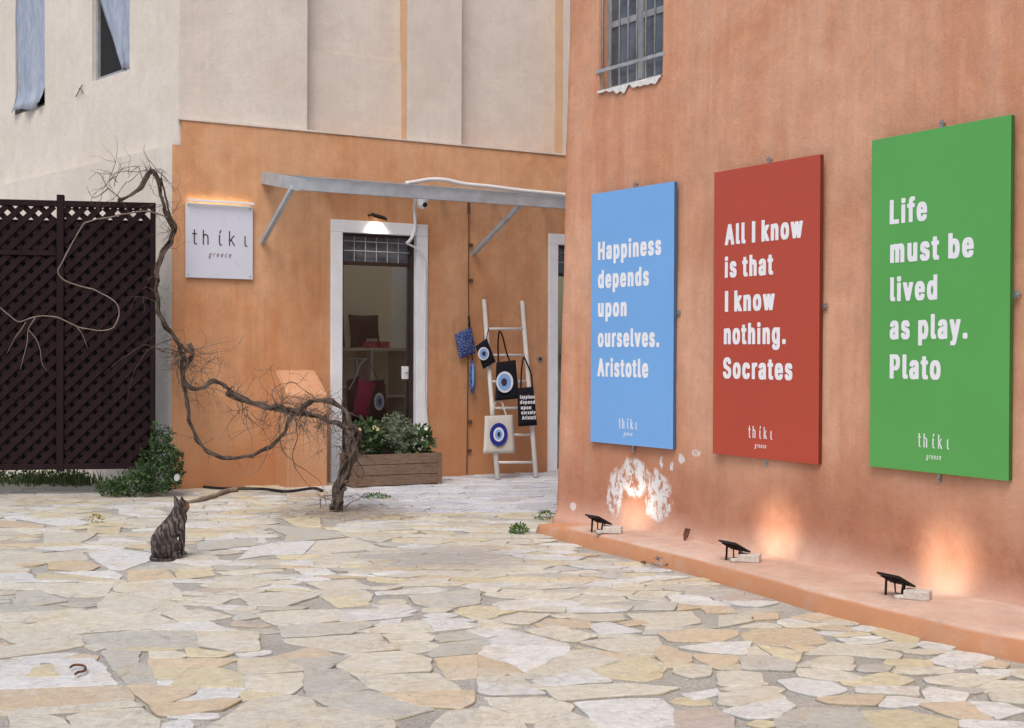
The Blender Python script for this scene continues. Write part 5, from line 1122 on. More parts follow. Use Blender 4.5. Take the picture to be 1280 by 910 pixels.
# ================================================================ FENCE
FF = Frame(at(194, 440, 13.75), R(10.5)); xA = FF.pt(-60, 440)[0]; xP = FF.pt(75.5, 440)[0]; zFt = FF.pt(100, 251.5)[2]; zFb = FF.pt(150, 586)[2]; xR = 0
fn = thing('lattice_fence', FF.W(xP, 0, 0), 'dark brown wooden lattice fence in front of the cream side wall', 'fence')
zr = FF.pt(40, 313)[2]
for (x0, x1, nm) in ((xP - .035, xP + .035, 'post'), (xR - .05, xR, 'post'), (xA - .6, xA - .53, 'post')):
    MB().box(FF, x0, x1, -.03, .05, zFb - .02, zFt + (.06 if x0 == xP - .035 else .0)).build('fence_post', M['brownwood'], fn, bevel=.004)
def rail(x0, x1, z0, z1): MB().box(FF, x0, x1, -.026, .046, z0, z1).build('fence_rail', M['brownwood'], fn, bevel=.003)
xA2 = xA - .53
for (x0, x1) in ((xA2, xP - .036), (xP + .036, xR - .051)): rail(x0, x1, zFt - .06, zFt); rail(x0, x1, zFb, zFb + .06)
rail(xA2, xP - .036, zr - .05, zr)
def lattice(x0, x1, z0, z1, sp=.152, wd=.060):
    for dr in (1, -1):
        k = -int((z1 - z0) / sp) - 2
        while x0 + k * sp < x1 + (z1 - z0) + sp:
            # line x = c + dr*(z - z0)
            cc = x0 + k * sp if dr == 1 else x0 + k * sp; k += 1
            ts = []
            if dr == 1: za = max(z0, z0 + (x0 - cc)); zb3 = min(z1, z0 + (x1 - cc)); pa, pb = (cc + za - z0, za), (cc + zb3 - z0, zb3)
            else: za = max(z0, z0 + (cc - x1)); zb3 = min(z1, z0 + (cc - x0)); pa, pb = (cc - (za - z0), za), (cc - (zb3 - z0), zb3)
            if zb3 - za < .05: continue
            y = -.008 if dr == 1 else .006
            MB().bar(FF.W(pa[0], y, pa[1]), FF.W(pb[0], y, pb[1]), wd, .011, up=FF.v).build('slat', M['brownwood'], fn)
lattice(xP + .036, xR - .051, zFb + .06, zFt - .06); lattice(xA2, xP - .036, zFb + .06, zr - .05); lattice(xA2, xP - .036, zr, zFt - .06)
zk = FF.pt(130, 274)[2]
for k in range(7):
    a_ = xP + k * (xR - .065 - xP) / 7; MB().box(FF, a_ - .01, a_ + (xR - .065 - xP) / 7 + .01, .06 + .012 * (k % 2), .07 + .012 * (k % 2), zFb + .03, zk + random.uniform(-.0, .0)).build('backing_board', M['backing'], fn)
for k in range(10):
    a_ = xA2 + k * (xP - .04 - xA2) / 10; MB().box(FF, a_ - .01, a_ + (xP - .04 - xA2) / 10 + .004, .06 + .012 * (k % 2), .07 + .012 * (k % 2), zFb + .03, FF.pt(40, 274)[2]).build('backing_board', M['backing'], fn)

# ================================================================ FOLIAGE
def leaves(mb, n, sampler, size, cols_, up=.3, asp=.45):
    for _ in range(n):
        c_, out = sampler(); d = Vector((random.gauss(0, 1), random.gauss(0, 1), random.gauss(0, 1) + up)); d = (d.normalized() + out * .7).normalized()
        x = d.orthogonal().normalized(); x = (Matrix.Rotation(random.uniform(0, 6.28), 3, d) @ x); L = size * random.uniform(.6, 1.3); n2 = d.cross(x)
        col = random.choice(cols_); j = random.uniform(.7, 1.3); col = tuple(a * j for a in col)
        mb.add([c_, c_ + d * L * .5 + x * L * asp * .5 - n2 * L * .08, c_ + d * L, c_ + d * L * .5 - x * L * asp * .5 - n2 * L * .08], [(0, 1, 2, 3)], col)
def blob(cs):
    tot = [(c[1].x * c[1].y * c[1].z) ** .66 for c in cs]
    def f():
        c_, r_ = random.choices(cs, tot)[0]; v = Vector((random.gauss(0, 1), random.gauss(0, 1), random.gauss(0, 1))).normalized(); k = random.uniform(.35, 1) ** .5
        p = Vector((c_.x + v.x * r_.x * k, c_.y + v.y * r_.y * k, max(.012, c_.z + v.z * r_.z * k))); return p, v
    return f
GR = [(.025, .058, .017), (.036, .078, .022), (.02, .045, .018), (.06, .105, .034)]
def Z(px, py, Y): return at(px, py, Y)
sh = thing('shrub', gnd(190, 616), 'dense dark green shrub growing at the fence corner behind the cat', 'shrub')
cs = [(Z(196, 597, 13.5), Vector((.24, .2, .15))), (Z(165, 606, 13.45), Vector((.26, .2, .10))), (Z(140, 609, 13.5), Vector((.16, .18, .06))), (Z(206, 570, 13.55), Vector((.15, .12, .12))), (Z(199, 552, 13.6), Vector((.09, .10, .10))), (Z(208, 541, 13.6), Vector((.05, .05, .07))),
      (Z(215, 585, 13.5), Vector((.12, .1, .12))), (Z(222, 569, 13.5), Vector((.06, .05, .035))), (Z(186, 573, 13.7), Vector((.08, .1, .08))), (Z(178, 590, 13.6), Vector((.12, .1, .09))), (Z(196, 536, 13.6), Vector((.025, .03, .06)))]
mb = MB(); leaves(mb, 2300, blob(cs), .045, GR); leaves(mb, 1500, blob(cs), .03, GR, asp=.6); leaves(mb, 420, blob([(c_, r_ * 1.18) for c_, r_ in cs]), .065, [(.05, .10, .03), (.09, .14, .045)], asp=.35); mb.build('foliage', M['leaf'], sh)
mb = MB()
for k in range(9):
    a = gnd(random.uniform(150, 210), 611); b = Z(random.uniform(150, 218), random.uniform(545, 590), 13.5); mb.tube([a, a.lerp(b, .5) + Vector((random.uniform(-.05, .05), 0, 0)), b], [.008, .006, .003], 5)
mb.build('stems', M['darktwig'], sh)
gs = MB()
for _ in range(620):
    px = random.choice((random.gauss(55, 26), random.gauss(20, 20), random.gauss(95, 16))); b = gnd(px, random.gauss(605, 2.0)); h = random.uniform(.03, .16) * (1 if px > 30 else .6); dx, dy = random.uniform(-.06, .06), random.uniform(-.05, .05); wd = .008
    col = random.choice(((.09, .13, .03), (.13, .15, .05), (.06, .11, .03)))
    gs.add([b + Vector((-wd, 0, 0)), b + Vector((wd, 0, 0)), b + Vector((wd * .6 + dx * .5, dy * .5, h * .6)), b + Vector((dx, dy, h)), b + Vector((-wd * .6 + dx * .5, dy * .5, h * .6))], [(0, 1, 2, 3, 4)], col)
leaves(gs, 900, lambda: (gnd(random.uniform(-20, 110), random.gauss(604, 2.5)) + Vector((0, 0, random.uniform(.01, .12))), Vector((0, 0, 1))), .045, [(.09, .14, .03), (.06, .10, .03)])
gs.build('grass', M['leaf'], kind='stuff')
for (px, py, r, n_, lab) in ((648, 668, .07, 260, 'small bright green weed in the paving near the ledge end'), (684, 650, .11, 160, 'leafy weed growing at the foot of the terracotta corner'), (121, 655, .06, 50, 'tiny yellowish weed in a paving joint left of the cat'), (470, 624, .16, 160, 'low green weed patch beside the vine trunk')):
    g0 = gnd(px, py); mb = MB(); leaves(mb, n_, blob([(g0 + Vector((0, 0, .03)), Vector((r, r, .05 if px != 470 else .015)))]), .032, [(.10, .19, .04), (.07, .14, .03)] if px != 121 else [(.25, .22, .06)]); mb.build('weed', M['leaf'], label=lab, category='weed')

# ================================================================ PLANTER
pl0, pl1 = gnd(440, 611), gnd(552, 606); d = (pl1 - pl0); PF2 = Frame(pl0, math.atan2(d.y, d.x)); Lp = d.length; hp = PF2.pt(440, 571)[2]; dp = .42
pt_ = thing('planter_box', (pl0 + pl1) / 2, 'wooden planter box standing in front of the glass shop door', 'planter')
nb = 3
for k in range(nb):
    z0, z1 = .02 + hp * k / nb, .02 + hp * (k + 1) / nb - .006
    MB().box(PF2, 0, Lp, 0, .03, z0, z1).build('plank', M['plank'], pt_, bevel=.003); MB().box(PF2, 0, Lp, dp - .03, dp, z0, z1).build('plank', M['plank'], pt_, bevel=.003)
    MB().box(PF2, .001, .03, .031, dp - .031, z0, z1).build('plank', M['plank'], pt_, bevel=.003); MB().box(PF2, Lp - .03, Lp - .001, .031, dp - .031, z0, z1).build('plank', M['plank'], pt_, bevel=.003)
for x in (.0, Lp - .05): MB().box(PF2, x, x + .05, -.012, -.001, .0, hp + .0).build('corner_batten', M['plank'], pt_)
MB().box(PF2, .03, Lp - .03, .03, dp - .03, .03, hp - .03).build('soil', M['soil'], pt_)
def inbox(px, py, k=.5): return PF2.W(PF2.pt(px, 560)[0], dp * k, PF2.pt(px, py, -dp * k)[2])
lv = thing('lavender_bush', PF2.W(PF2.pt(505, 570)[0], dp * .5, hp - .03), 'feathery silver green bush in the middle of the planter box', 'plant')
mb = MB(); base = PF2.W(PF2.pt(503, 570)[0], dp * .5, hp - .03)
for _ in range(150):
    a = random.uniform(0, 6.28); k = random.random() ** .7; tip = base + AF.u * math.cos(a) * .34 * k + AF.v * math.sin(a) * .2 * k + Vector((0, 0, .46 - .28 * k * k + random.uniform(-.06, .06)))
    if random.random() < .2: tip.z -= .2
    mid = base.lerp(tip, .5) + Vector((0, 0, .05)); mb.tube([base, mid, tip], [.003, .0025, .0015], 3, (.10, .12, .07))
    for q in range(20):
        s_ = random.uniform(.35, 1); p_ = (base.lerp(mid, s_ * 2) if s_ < .5 else mid.lerp(tip, s_ * 2 - 1)); v = Vector((random.gauss(0, 1), random.gauss(0, 1), random.gauss(.4, 1))).normalized(); o_ = v.orthogonal().normalized() * .0045; L = random.uniform(.025, .05)
        j = random.uniform(.7, 1.3); mb.add([p_ - o_, p_ + v * L * .5 - o_, p_ + v * L, p_ + v * L * .5 + o_, p_ + o_], [(0, 1, 2, 3, 4)], (.16 * j, .21 * j, .13 * j))
mb.build('foliage', M['leaf'], lv)
def pot_plant(px0, px1, pyt, n_, size, lab, cols_, k=.5, hang=0):
    x0, x1 = PF2.pt(px0, 560)[0], PF2.pt(px1, 560)[0]; zt_ = PF2.pt((px0 + px1) / 2, pyt, -dp * k)[2]; c_ = PF2.W((x0 + x1) / 2, dp * k, (hp + zt_) / 2 - .02); r = thing('leafy_plant', Vector((c_.x, c_.y, hp - .03)), lab, 'plant')
    mb = MB(); leaves(mb, n_, blob([(c_, Vector(((x1 - x0) / 2, .17, (zt_ - hp) / 2 + .05))), (c_ + AF.u * (x1 - x0) * .3 + Vector((0, 0, .04)), Vector(((x1 - x0) / 3, .1, (zt_ - hp) / 2.4)))]), size, cols_, .5, .55); mb.build('foliage', M['leaf'], r)
    s_ = MB()
    for q in range(6): s_.tube([Vector((c_.x + random.uniform(-.05, .05), c_.y + random.uniform(-.05, .05), hp - .04)), c_ + Vector((random.uniform(-.15, .15), random.uniform(-.08, .08), .05))], .004, 4)
    s_.build('stems', M['darktwig'], r); return r, c_, x1 - x0, zt_
r_, c_, w_, z_ = pot_plant(444, 484, 528, 520, .075, 'dark leafy plant with pale yellow flowers, left in the planter', [(.025, .055, .018), (.035, .07, .025), (.05, .09, .03)])
for (px, py) in ((472, 536), (462, 549), (449, 537), (468, 534)):
    q = PF2.W(PF2.pt(px, py, -.1)[0], .1, PF2.pt(px, py, -.1)[2]); mb = MB()
    for k in range(6):
        a = k * 1.047; v = Vector((math.cos(a), -.5, math.sin(a))).normalized(); mb.add([q, q + v * .018 + Vector((-v.z, 0, v.x)) * .01, q + v * .032, q + v * .018 - Vector((-v.z, 0, v.x)) * .01], [(0, 1, 2, 3)], (.62, .58, .28))
    mb.build('flower', M['leaf'], r_)
r_, c_, w_, z_ = pot_plant(521, 548, 536, 220, .08, 'broad leaved plant with a white flower, right end of the planter', [(.05, .10, .03), (.03, .07, .02), (.08, .13, .04)])
q = PF2.W(PF2.pt(532, 535, -.15)[0], .15, PF2.pt(532, 535, -.15)[2]); mb = MB()
for k in range(6):
    a = k * 1.047; v = Vector((math.cos(a), -.5, math.sin(a))).normalized(); mb.add([q, q + v * .022 + Vector((-v.z, 0, v.x)) * .013, q + v * .04, q + v * .022 - Vector((-v.z, 0, v.x)) * .013], [(0, 1, 2, 3)], (.7, .7, .6))
mb.build('flower', M['leaf'], r_)

# ================================================================ VINE
def vdepth(px):
    K = [(-40, 13.15), (150, 13.45), (195, 13.6), (230, 13.85), (300, 13.75), (345, 13.45), (400, 12.75), (440, 12.42)]
    if px <= K[0][0]: return K[0][1]
    for (a, ya), (b, yb_) in zip(K, K[1:]):
        if px <= b: return ya + (yb_ - ya) * (px - a) / (b - a)
    return K[-1][1]
def VP(l, dd=0): return [at(x, y, vdepth(x) + dd) for x, y in l]
vine = thing('old_vine', gnd(421, 641), 'gnarled leafless vine arching from the paving over the fence top', 'vine')
def wob(P, a, f=9): return [p + Vector((noise.noise(p * f), noise.noise(p * f + Vector((7, 0, 0))), noise.noise(p * f + Vector((0, 9, 0))))) * a for p in P]
def limb(l, r0, r1, dd=0, n=8, nm='limb', mat='bark', w_=.02, seg=6, wo=.5):
    P = catmull(VP(l, dd), seg); P = wob(P, w_); m = len(P); MB().tube(P, [r0 + (r1 - r0) * i / (m - 1) for i in range(m)], n, wob=wo).build(nm, M[mat], vine, smooth=True); return P
def companions(P, r, k, nm='strand', ph=0, mat='bark', turn=2.2, gap=1.15, sub=(0, 1)):
    P = P[int(len(P) * sub[0]):max(int(len(P) * sub[1]), 4)]; n = len(P)
    for q in range(k):
        a0 = ph + q * 6.283 / k + random.uniform(-.5, .5); pts = []; rr = []
        for i, p in enumerate(P):
            t_ = (P[min(i + 1, n - 1)] - P[max(i - 1, 0)]).normalized(); x = t_.cross(Vector((.2, 1, .1))).normalized(); y = t_.cross(x); a = a0 + turn * i / 10
            g = r * gap * (1 + .5 * noise.noise(p * 6 + Vector((q * 5, 0, 0)))); pts.append(p + (x * math.cos(a) + y * math.sin(a)) * g); rr.append(r * random.uniform(.42, .62))
        MB().tube(pts, rr, 7, wob=.8).build(nm, M[mat], vine, smooth=True)
def knots(P, r, k):
    for _ in range(k):
        p = random.choice(P[2:-2]); d = Vector((random.gauss(0, 1), random.gauss(-.5, .6), random.gauss(.3, 1))).normalized(); L = random.uniform(1.2, 3.2) * r
        MB().tube([p, p + d * L * .5, p + d * L], [r * .85, r * .6, r * .42], 7, wob=.8).build('stub', M['bark'], vine, smooth=True)
allP = []
tb = gnd(420, 641)
def trunk(l, r0, r1, dd):
    P = [at(x, y, tb.y + dd) for x, y in l]; P = wob(catmull(P, 7), .012); m = len(P); MB().tube(P, [r0 + (r1 - r0) * i / (m - 1) for i in range(m)], 10, wob=.6).build('trunk', M['bark'], vine, smooth=True)
TC = [(421, 643), (421, 625), (425, 604), (433, 582), (440, 562), (441, 545), (438, 532)]
core = [at(x, y, tb.y) for x, y in TC]; core = wob(catmull(core, 7), .016)
MB().tube(core, [.044 * (1.25 - min(i, 6) * .045) * (1 - .5 * i / len(core)) for i in range(len(core))], 12, wob=1.1).build('trunk', M['bark'], vine, smooth=True)
companions(core, .034, 4, 'strand', turn=1.4, gap=1.15); companions(core, .028, 3, 'strand', ph=1, turn=-2.0, gap=1.9, sub=(.15, 1)); knots(core, .034, 9)
S2 = [(437, 540), (437, 524), (427, 510), (410, 501), (396, 500), (384, 505), (374, 512), (358, 511), (344, 508), (322, 505), (300, 495), (281, 483), (266, 476), (252, 485), (240, 485), (231.5, 478), (228.6, 466), (235, 453), (241, 444), (237, 430)]
P_ = limb(S2, .017, .017, -.02, wo=1.0); allP += P_; companions(P_, .017, 2); knots(P_, .018, 9)
S1 = [(437, 542), (430, 533), (412, 527), (389, 517.5), (367, 515), (346, 512), (325, 506), (303, 499), (284, 489)]
P_ = limb(S1, .022, .013, .0, wo=1.0); allP += P_; companions(P_, .019, 2, turn=1.5); knots(P_, .018, 7)
allP += limb([(367, 516), (362, 522), (354, 541), (337, 559), (311, 570), (281, 573), (262, 566), (246, 548), (236, 518), (231, 490), (227, 466), (227, 444)], .017, .019, .02, wo=1.0); companions(allP[-60:], .013, 1); knots(allP[-60:], .014, 6)
allP += limb([(346, 509), (330, 510), (312, 503), (292, 492)], .016, .02, -.07)
UPv = [(230, 452), (226, 438), (217, 421), (204, 403), (197.5, 386), (196.5, 360), (198, 330), (209, 306), (217, 288), (209, 270), (205, 255), (200, 238), (195, 220), (188, 213), (179, 229), (167, 241), (148, 250)]
P_ = limb(UPv, .019, .015, .0, wo=1.0); allP += P_; companions(P_, .016, 2, turn=1.8); knots(P_, .016, 10)
allP += limb([(236, 440), (222, 428), (210, 412), (200, 396), (199, 372)], .015, .01, -.05)
allP += limb([(197, 350), (201, 328), (214, 302), (220, 285), (212, 268), (206, 240), (200, 222)], .014, .009, -.04)
LT = [(210, 272), (184, 264), (159.5, 266.7), (135, 271.5), (111, 277), (102, 284), (80, 323), (73, 340), (84.6, 352), (121, 364), (142.6, 376), (149, 393), (140, 410), (121, 412.6), (97, 408), (68, 396), (43, 396), (24, 402), (10, 393), (-5, 380)]
tw = limb(LT, .0075, .0055, -.12, 7, 'branch', 'twig', .008)
limb([(44, 397), (36, 412), (33, 430), (25, 462)], .007, .002, -.12, 5, 'twig', 'twig', .01); limb([(33, 402), (20, 422), (8, 442)], .006, .002, -.12, 5, 'twig', 'twig', .01); limb([(36, 412), (48, 430), (53, 455), (60, 464)], .005, .0015, -.12, 5, 'twig', 'twig', .01)
limb([(98, 409), (104, 420), (110, 436)], .005, .0015, -.12, 5, 'twig', 'twig', .01)
for l in ([(205, 440), (180, 432), (150, 450), (135, 462)], [(215, 425), (190, 435), (170, 460), (158, 500)], [(225, 440), (200, 436), (178, 440)], [(222, 432), (212, 462), (205, 480)], [(226, 445), (213, 455), (208, 470)], [(209, 226), (190, 205), (180, 190), (181, 180)],
          [(186, 214), (160, 214), (130, 217), (110, 211)], [(150, 249), (135, 235), (122, 215), (110, 224)], [(180, 229), (172, 208), (160, 222)], [(135, 236), (118, 248), (107, 232)], [(345, 508), (340, 490), (352, 480), (375, 478), (385, 465)], [(395, 500), (378, 486), (362, 478), (350, 490)],
          [(240, 440), (260, 432), (283, 428), (293, 424)], [(262, 474), (256, 462), (258, 452), (262, 448)], [(367, 520), (372, 545), (365, 570), (372, 590), (385, 607), (402, 616)], [(405, 502), (410, 530), (413, 555), (405, 580)], [(300, 500), (310, 530), (316, 560), (317, 585)], [(350, 530), (352, 560), (367, 578), (392, 595), (410, 617)],
          [(425, 640), (445, 625), (462, 616)], [(424, 632), (405, 622), (394, 628)], [(438, 560), (450, 570), (462, 572)], [(440, 565), (455, 590), (448, 605)], [(335, 560), (330, 575), (318, 590), (296, 592)]):
    dd = -.1 if l[0][0] < 235 else .0; limb(l, .0055, .0015, dd, 5, 'twig', 'twig' if random.random() < .45 else 'darktwig', .015)
tws = MB()
def sprout(p, d, L, r, depth):
    n_ = 5; P = [p]; dd = d.copy()
    for i in range(n_): dd = (dd + Vector((random.gauss(0, .3), random.gauss(0, .3), random.gauss(-.03, .3)))).normalized(); P.append(P[-1] + dd * L / n_)
    tws.tube(P, [r * (1 - .8 * i / n_) for i in range(n_ + 1)], 4)
    if depth: 
        for _ in range(2): q = random.choice(P[1:-1]); sprout(q, (dd + Vector((random.gauss(0, .8), random.gauss(0, .5), random.gauss(0, .8)))).normalized(), L * .55, r * .6, depth - 1)
for _ in range(110):
    p_ = random.choice(allP); q = proj(p_); 
    if q and 150 < q[0] < 440: sprout(p_, Vector((random.gauss(0, 1), random.gauss(-.2, .4), random.gauss(-.1, 1))).normalized(), random.uniform(.12, .42), .0035, 1)
for (x, y, n_) in ((150, 225, 9), (190, 215, 7), (228, 440, 30), (350, 500, 15), (385, 510, 12), (240, 470, 8), (420, 520, 12), (436, 560, 14), (310, 515, 10), (415, 625, 8)):
    for _ in range(n_): sprout(at(x + random.uniform(-14, 14), y + random.uniform(-8, 8), vdepth(x)), Vector((random.gauss(0, 1), random.gauss(0, .3), random.gauss(.1 if y < 300 else -.6, .8))).normalized(), random.uniform(.15, .5), .0045, 2 if y > 300 else 1)
for _ in range(30): sprout(at(random.uniform(330, 418), random.uniform(505, 524), 12.8 + random.uniform(-.1, .1)), Vector((random.gauss(0, .3), random.gauss(0, .2), -1)).normalized(), random.uniform(.2, .5), .004, 1)
tws.build('fine_twigs', M['midtwig'], vine, kind='stuff')

# hose, stick, small litter
pts = [gnd(226, 599, .02), gnd(240, 606, .012), gnd(262, 610, .012), gnd(290, 611.5, .012), gnd(330, 612, .012), gnd(360, 615, .012), gnd(392, 611, .012), gnd(404, 614, .012)]
pts[0] = at(224, 598, pts[0].y - .1)
pts = [p_ + Vector((0, -.06, .012)) for p_ in pts]; MB().tube(catmull(pts, 5), .016, 8).build('garden_hose', M['hose'], smooth=True, label='black hose lying along the foot of the orange wall', category='hose')
pts = [gnd(232, 628, .025), gnd(252, 624, .03), gnd(270, 619, .03), gnd(284, 613, .035), gnd(296, 611, .04)]; MB().tube(wob(catmull(pts, 4), .01), [.018 + .012 * i / 16 for i in range(17)], 8, wob=.4).build('dead_branch', M['stick'], smooth=True, label='thick dead branch lying on the paving behind the cat', category='branch')
q = at(221, 597, 13.3); mb = MB(); mb.disc(q, GW.u, Vector((0, .2, 1)).normalized(), .028, .036, depth=Vector((0, .02, 0))); M['greydisc'] = plain('grey_plastic', (.34, .35, .37), .5); mb.build('plastic_disc', M['greydisc'], label='round pale disc at the edge of the green shrub, by the hose end', category='disc')
# curled bit of strap iron on the white slab
pts = [gnd(88, 834, .03), gnd(92, 831.5, .03), gnd(98, 831, .03), gnd(105, 832.5, .03), gnd(107, 836, .03), gnd(104, 839, .03), gnd(98, 840, .03), gnd(94, 842.5, .03)]
MB().tube(catmull(pts, 4), .006, 6).build('iron_loop', M['rust'], smooth=True, label='curled rusty iron handle on the white paving slab', category='handle')
# leaf on ledge, crumpled litter
q = gnd(855, 677, .13); mb = MB(); mb.add([q, q + Vector((.035, .03, .03)), q + Vector((.055, .05, .085)), q + Vector((.012, .03, .095)), q + Vector((-.005, .02, .05))], [(0, 1, 2, 4), (2, 3, 4)]); M['deadleaf'] = plain('dead_leaf', (.12, .045, .03), .8); mb.build('dry_leaf', M['deadleaf'], label='curled brown dry leaf on the ledge between two floodlights', category='leaf')
q = gnd(822, 709, .02); mb = MB()
for k in range(9):
    a = Vector((random.uniform(-.04, .04), random.uniform(-.03, .03), random.uniform(0, .05))); b = a + Vector((random.uniform(-.04, .04), random.uniform(-.03, .03), random.uniform(-.0, .03))); c_ = a + Vector((random.uniform(-.04, .04), random.uniform(-.03, .03), random.uniform(-.02, .03))); mb.add([q + a, q + b, q + c_], [(0, 1, 2)])
M['litter'] = plain('grey_foil', (.22, .23, .27), .35, .4, var=.5); mb.build('crumpled_foil', M['litter'], label='scrap of crumpled grey foil at the foot of the ledge', category='litter')
q = gnd(804, 705, .0); MB().ell(q + Vector((0, 0, .012)), (.02, .016, .012), None, 10, 6).build('pebble', M['rust'], smooth=True, label='small brown pebble by the ledge, left of the foil scrap', category='pebble')
for i, (x, y) in enumerate(((1152, 798),)):
    q = gnd(x, y, .0); MB().ell(q + Vector((0, 0, .012)), (.014, .01, .009), None, 8, 6).build('pebble', M['soil'], smooth=True, label='dark crumb of debris at the ledge foot under the green panel', category='pebble')
lt = MB()
for _ in range(150):
    px = random.choice((random.gauss(430, 45), random.uniform(250, 640), random.uniform(0, 230))); py = random.gauss(634, 9) if px > 230 else random.gauss(616, 4)
    q = gnd(px, max(py, 606), .016); a = random.uniform(0, 6.28); L = random.uniform(.012, .035); u_ = Vector((math.cos(a), math.sin(a), random.uniform(-.1, .4))) * L; v_ = Vector((-math.sin(a), math.cos(a), .2)) * L * .45
    lt.add([q, q + u_ * .5 + v_, q + u_, q + u_ * .5 - v_], [(0, 1, 2, 3)])
for _ in range(60):
    q = gnd(random.gauss(430, 60), random.uniform(618, 652), .018); a = random.uniform(0, 6.28); L = random.uniform(.05, .22); d_ = Vector((math.cos(a), math.sin(a) * .6, random.uniform(0, .12))) * L; lt.tube([q, q + d_ * .5 + Vector((.01, .01, .005)), q + d_], [.003, .0025, .001], 4)
lt.build('leaf_litter', M['stick'], kind='stuff')
# twiggy wire on the cream side wall
a_ = BF.wp(95, 121, .01); mb = MB(); mb.tube([BF.wp(95, 121, .02), BF.wp(99, 113, .03), BF.wp(103, 106, .02)], .006, 5); mb.tube([BF.wp(98, 110, .02), BF.wp(102, 112, .03), BF.wp(104, 117, .02)], .005, 5); mb.build('bent_wire', M['darktwig'], label='short bent wire sticking out of the cream wall under the windows', category='wire')

# ================================================================ CAT
foot = gnd(206, 699); cat_o = Vector((foot.x, foot.y, 0)); yaw = R(22)
MC = Matrix.Rotation(yaw, 3, 'Z')
def cp(x, y, z): return cat_o + MC @ Vector((x, y, z))
K = .000638
def cz(cx_, cy_, y=0): return cp((cx_ - 320) * K / math.cos(yaw), y, (812 - cy_) * K)
cb = MB()
def ce(c_, r, ry=0): cb.ell(c_, r, MC @ Matrix.Rotation(ry, 3, 'Y'), 20, 14)
def cone(a, b, r0, r1):
    n_ = 8; cb.tube([a.lerp(b, i / n_) for i in range(n_ + 1)], [r0 + (r1 - r0) * i / n_ for i in range(n_ + 1)], 14); cb.ell(a, (r0,) * 3); cb.ell(b, (r1,) * 3)
ce(cz(290, 690), (.078, .082, .078)); ce(cz(262, 620), (.062, .078, .085)); ce(cz(318, 560), (.080, .078, .10), R(10)); ce(cz(375, 480), (.076, .068, .088), R(14)); ce(cz(425, 410), (.074, .062, .08), R(8)); ce(cz(462, 350), (.060, .055, .07))
cone(cz(440, 390), cz(468, 270), .062, .052)
for sy in (-1, 1):
    cone(cz(478, 440, sy * .03), cz(495, 580, sy * .030), .032, .020); cone(cz(495, 580, sy * .030), cz(496, 735, sy * .027), .020, .0135); ce(cz(512, 752, sy * .027) , (.025, .016, .013))
    ce(cz(375, 660, sy * .062), (.068, .030, .068), R(-15)); cone(cz(400, 740, sy * .06), cz(440, 775, sy * .06), .028, .018); ce(cz(440, 772, sy * .06), (.038, .02, .018))
# head looks up and to the right
hc = cz(492, 228); HM = MC @ Matrix.Rotation(R(26), 3, 'Z') @ Matrix.Rotation(R(-18), 3, 'Y')
def hp_(x, y, z): return hc + HM @ Vector((x, y, z))
cb.ell(hc, (.058, .055, .052), HM, 20, 14); cb.ell(hp_(.030, 0, -.010), (.026, .024, .019), HM); cb.ell(hp_(.022, .016, -.014), (.022, .018, .018), HM); cb.ell(hp_(.022, -.016, -.014), (.022, .018, .018), HM); cb.ell(hp_(.05, 0, -.001), (.008, .009, .007), HM)
for sy in (-1, 1):
    b0_ = hp_(-.008, sy * .030, .030); tp = hp_(-.006, sy * .050, .092); n_ = 6
    cb.tube([b0_.lerp(tp, i / n_) for i in range(n_ + 1)], [.024 * (1 - i / n_) + .003 for i in range(n_ + 1)], 10)
tl_ = [cz(200, 770, .0), cz(180, 795, -.03), cz(200, 800, -.075), cz(260, 802, -.10), cz(330, 802, -.11), cz(395, 803, -.105)]
tp_ = catmull(tl_, 5); cb.tube(tp_, [.018 - .006 * i / (len(tp_) - 1) for i in range(len(tp_))], 10); cb.ell(tp_[-1], (.013,) * 3)
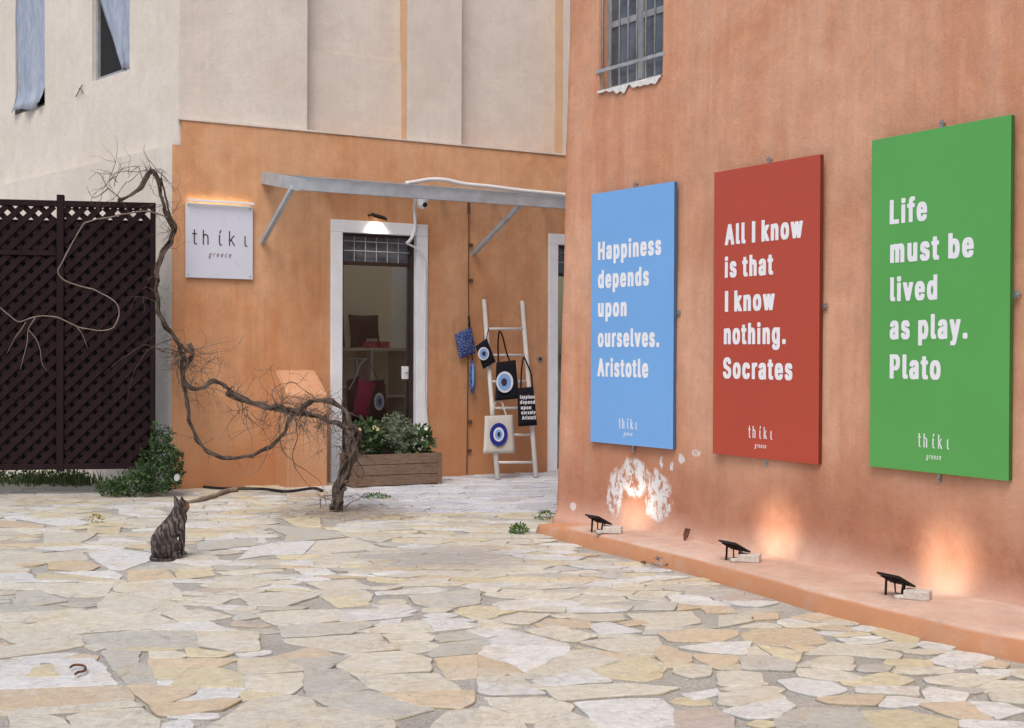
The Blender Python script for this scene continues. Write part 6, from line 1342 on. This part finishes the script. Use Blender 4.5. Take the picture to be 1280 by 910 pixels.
t = NT('tabby_fur'); tc = t.n('ShaderNodeTexCoord'); v0 = tc.outputs['Object']; wv = t.n('ShaderNodeTexWave'); wv.wave_type = 'BANDS'; wv.bands_direction = 'DIAGONAL'; t.l(t.vm('MULTIPLY', v0, (1, .3, .35)), wv.inputs[0]); wv.inputs['Scale'].default_value = 15; wv.inputs['Distortion'].default_value = 9; wv.inputs['Detail'].default_value = 3; wv.inputs['Detail Scale'].default_value = 2.2
fn_ = t.noise(170, det=4, vec=v0, scale3=(1, 1, .3)); msk = t.noise(9, vec=v0, det=3); c = t.mix(t.math('MULTIPLY', t.rng(wv.outputs['Fac'], .25, .8), t.rng(msk, .40, .60, .25, 1)), (.034, .028, .029), (.15, .122, .108)); c = t.mix(1, c, t.rng(fn_, .25, .75, .6, 1.45), 'MULTIPLY')
hd = t.vm('DISTANCE', t.P, tuple(hp_(.03, -.04, -.006))); c = t.mix(t.rng(hd, .014, .045, .9, 0), c, (.30, .15, .075)); ch = t.vm('DISTANCE', t.P, tuple(hp_(.04, 0, -.024))); c = t.mix(t.rng(ch, .01, .022, .5, 0), c, (.5, .45, .4))
t.bump(fn_, .8, .006); M['fur'] = t.fin(c, .85, .2)
t = NT('cat_coat'); 
me_o = cb.build('cat', M['fur'], label='dark tabby cat sitting on the paving, looking up to the right', category='cat')
rm = me_o.modifiers.new('remesh', 'REMESH'); rm.mode = 'VOXEL'; rm.voxel_size = .0045; rm.use_smooth_shade = True
sm = me_o.modifiers.new('smooth', 'SMOOTH'); sm.iterations = 6; sm.factor = .5
M['cateye'] = plain('cat_eye', (.25, .28, .05), .1, spec=.8); M['nose'] = plain('cat_nose', (.10, .03, .025), .5)
for sy in (-1, 1):
    MB().ell(hp_(.036, sy * .019, .009), (.007, .008, .007), HM, 12, 8).build('cat_eye', M['cateye'], me_o, smooth=True)
    MB().tube([hp_(.028, sy * .02, .0), hp_(.05, sy * .05, .004)], .0006, 4).build('whiskers', M['offwhite'], me_o)
MB().ell(hp_(.0575, 0, .0), (.004, .005, .004), HM, 10, 6).build('cat_nose', M['nose'], me_o, smooth=True)
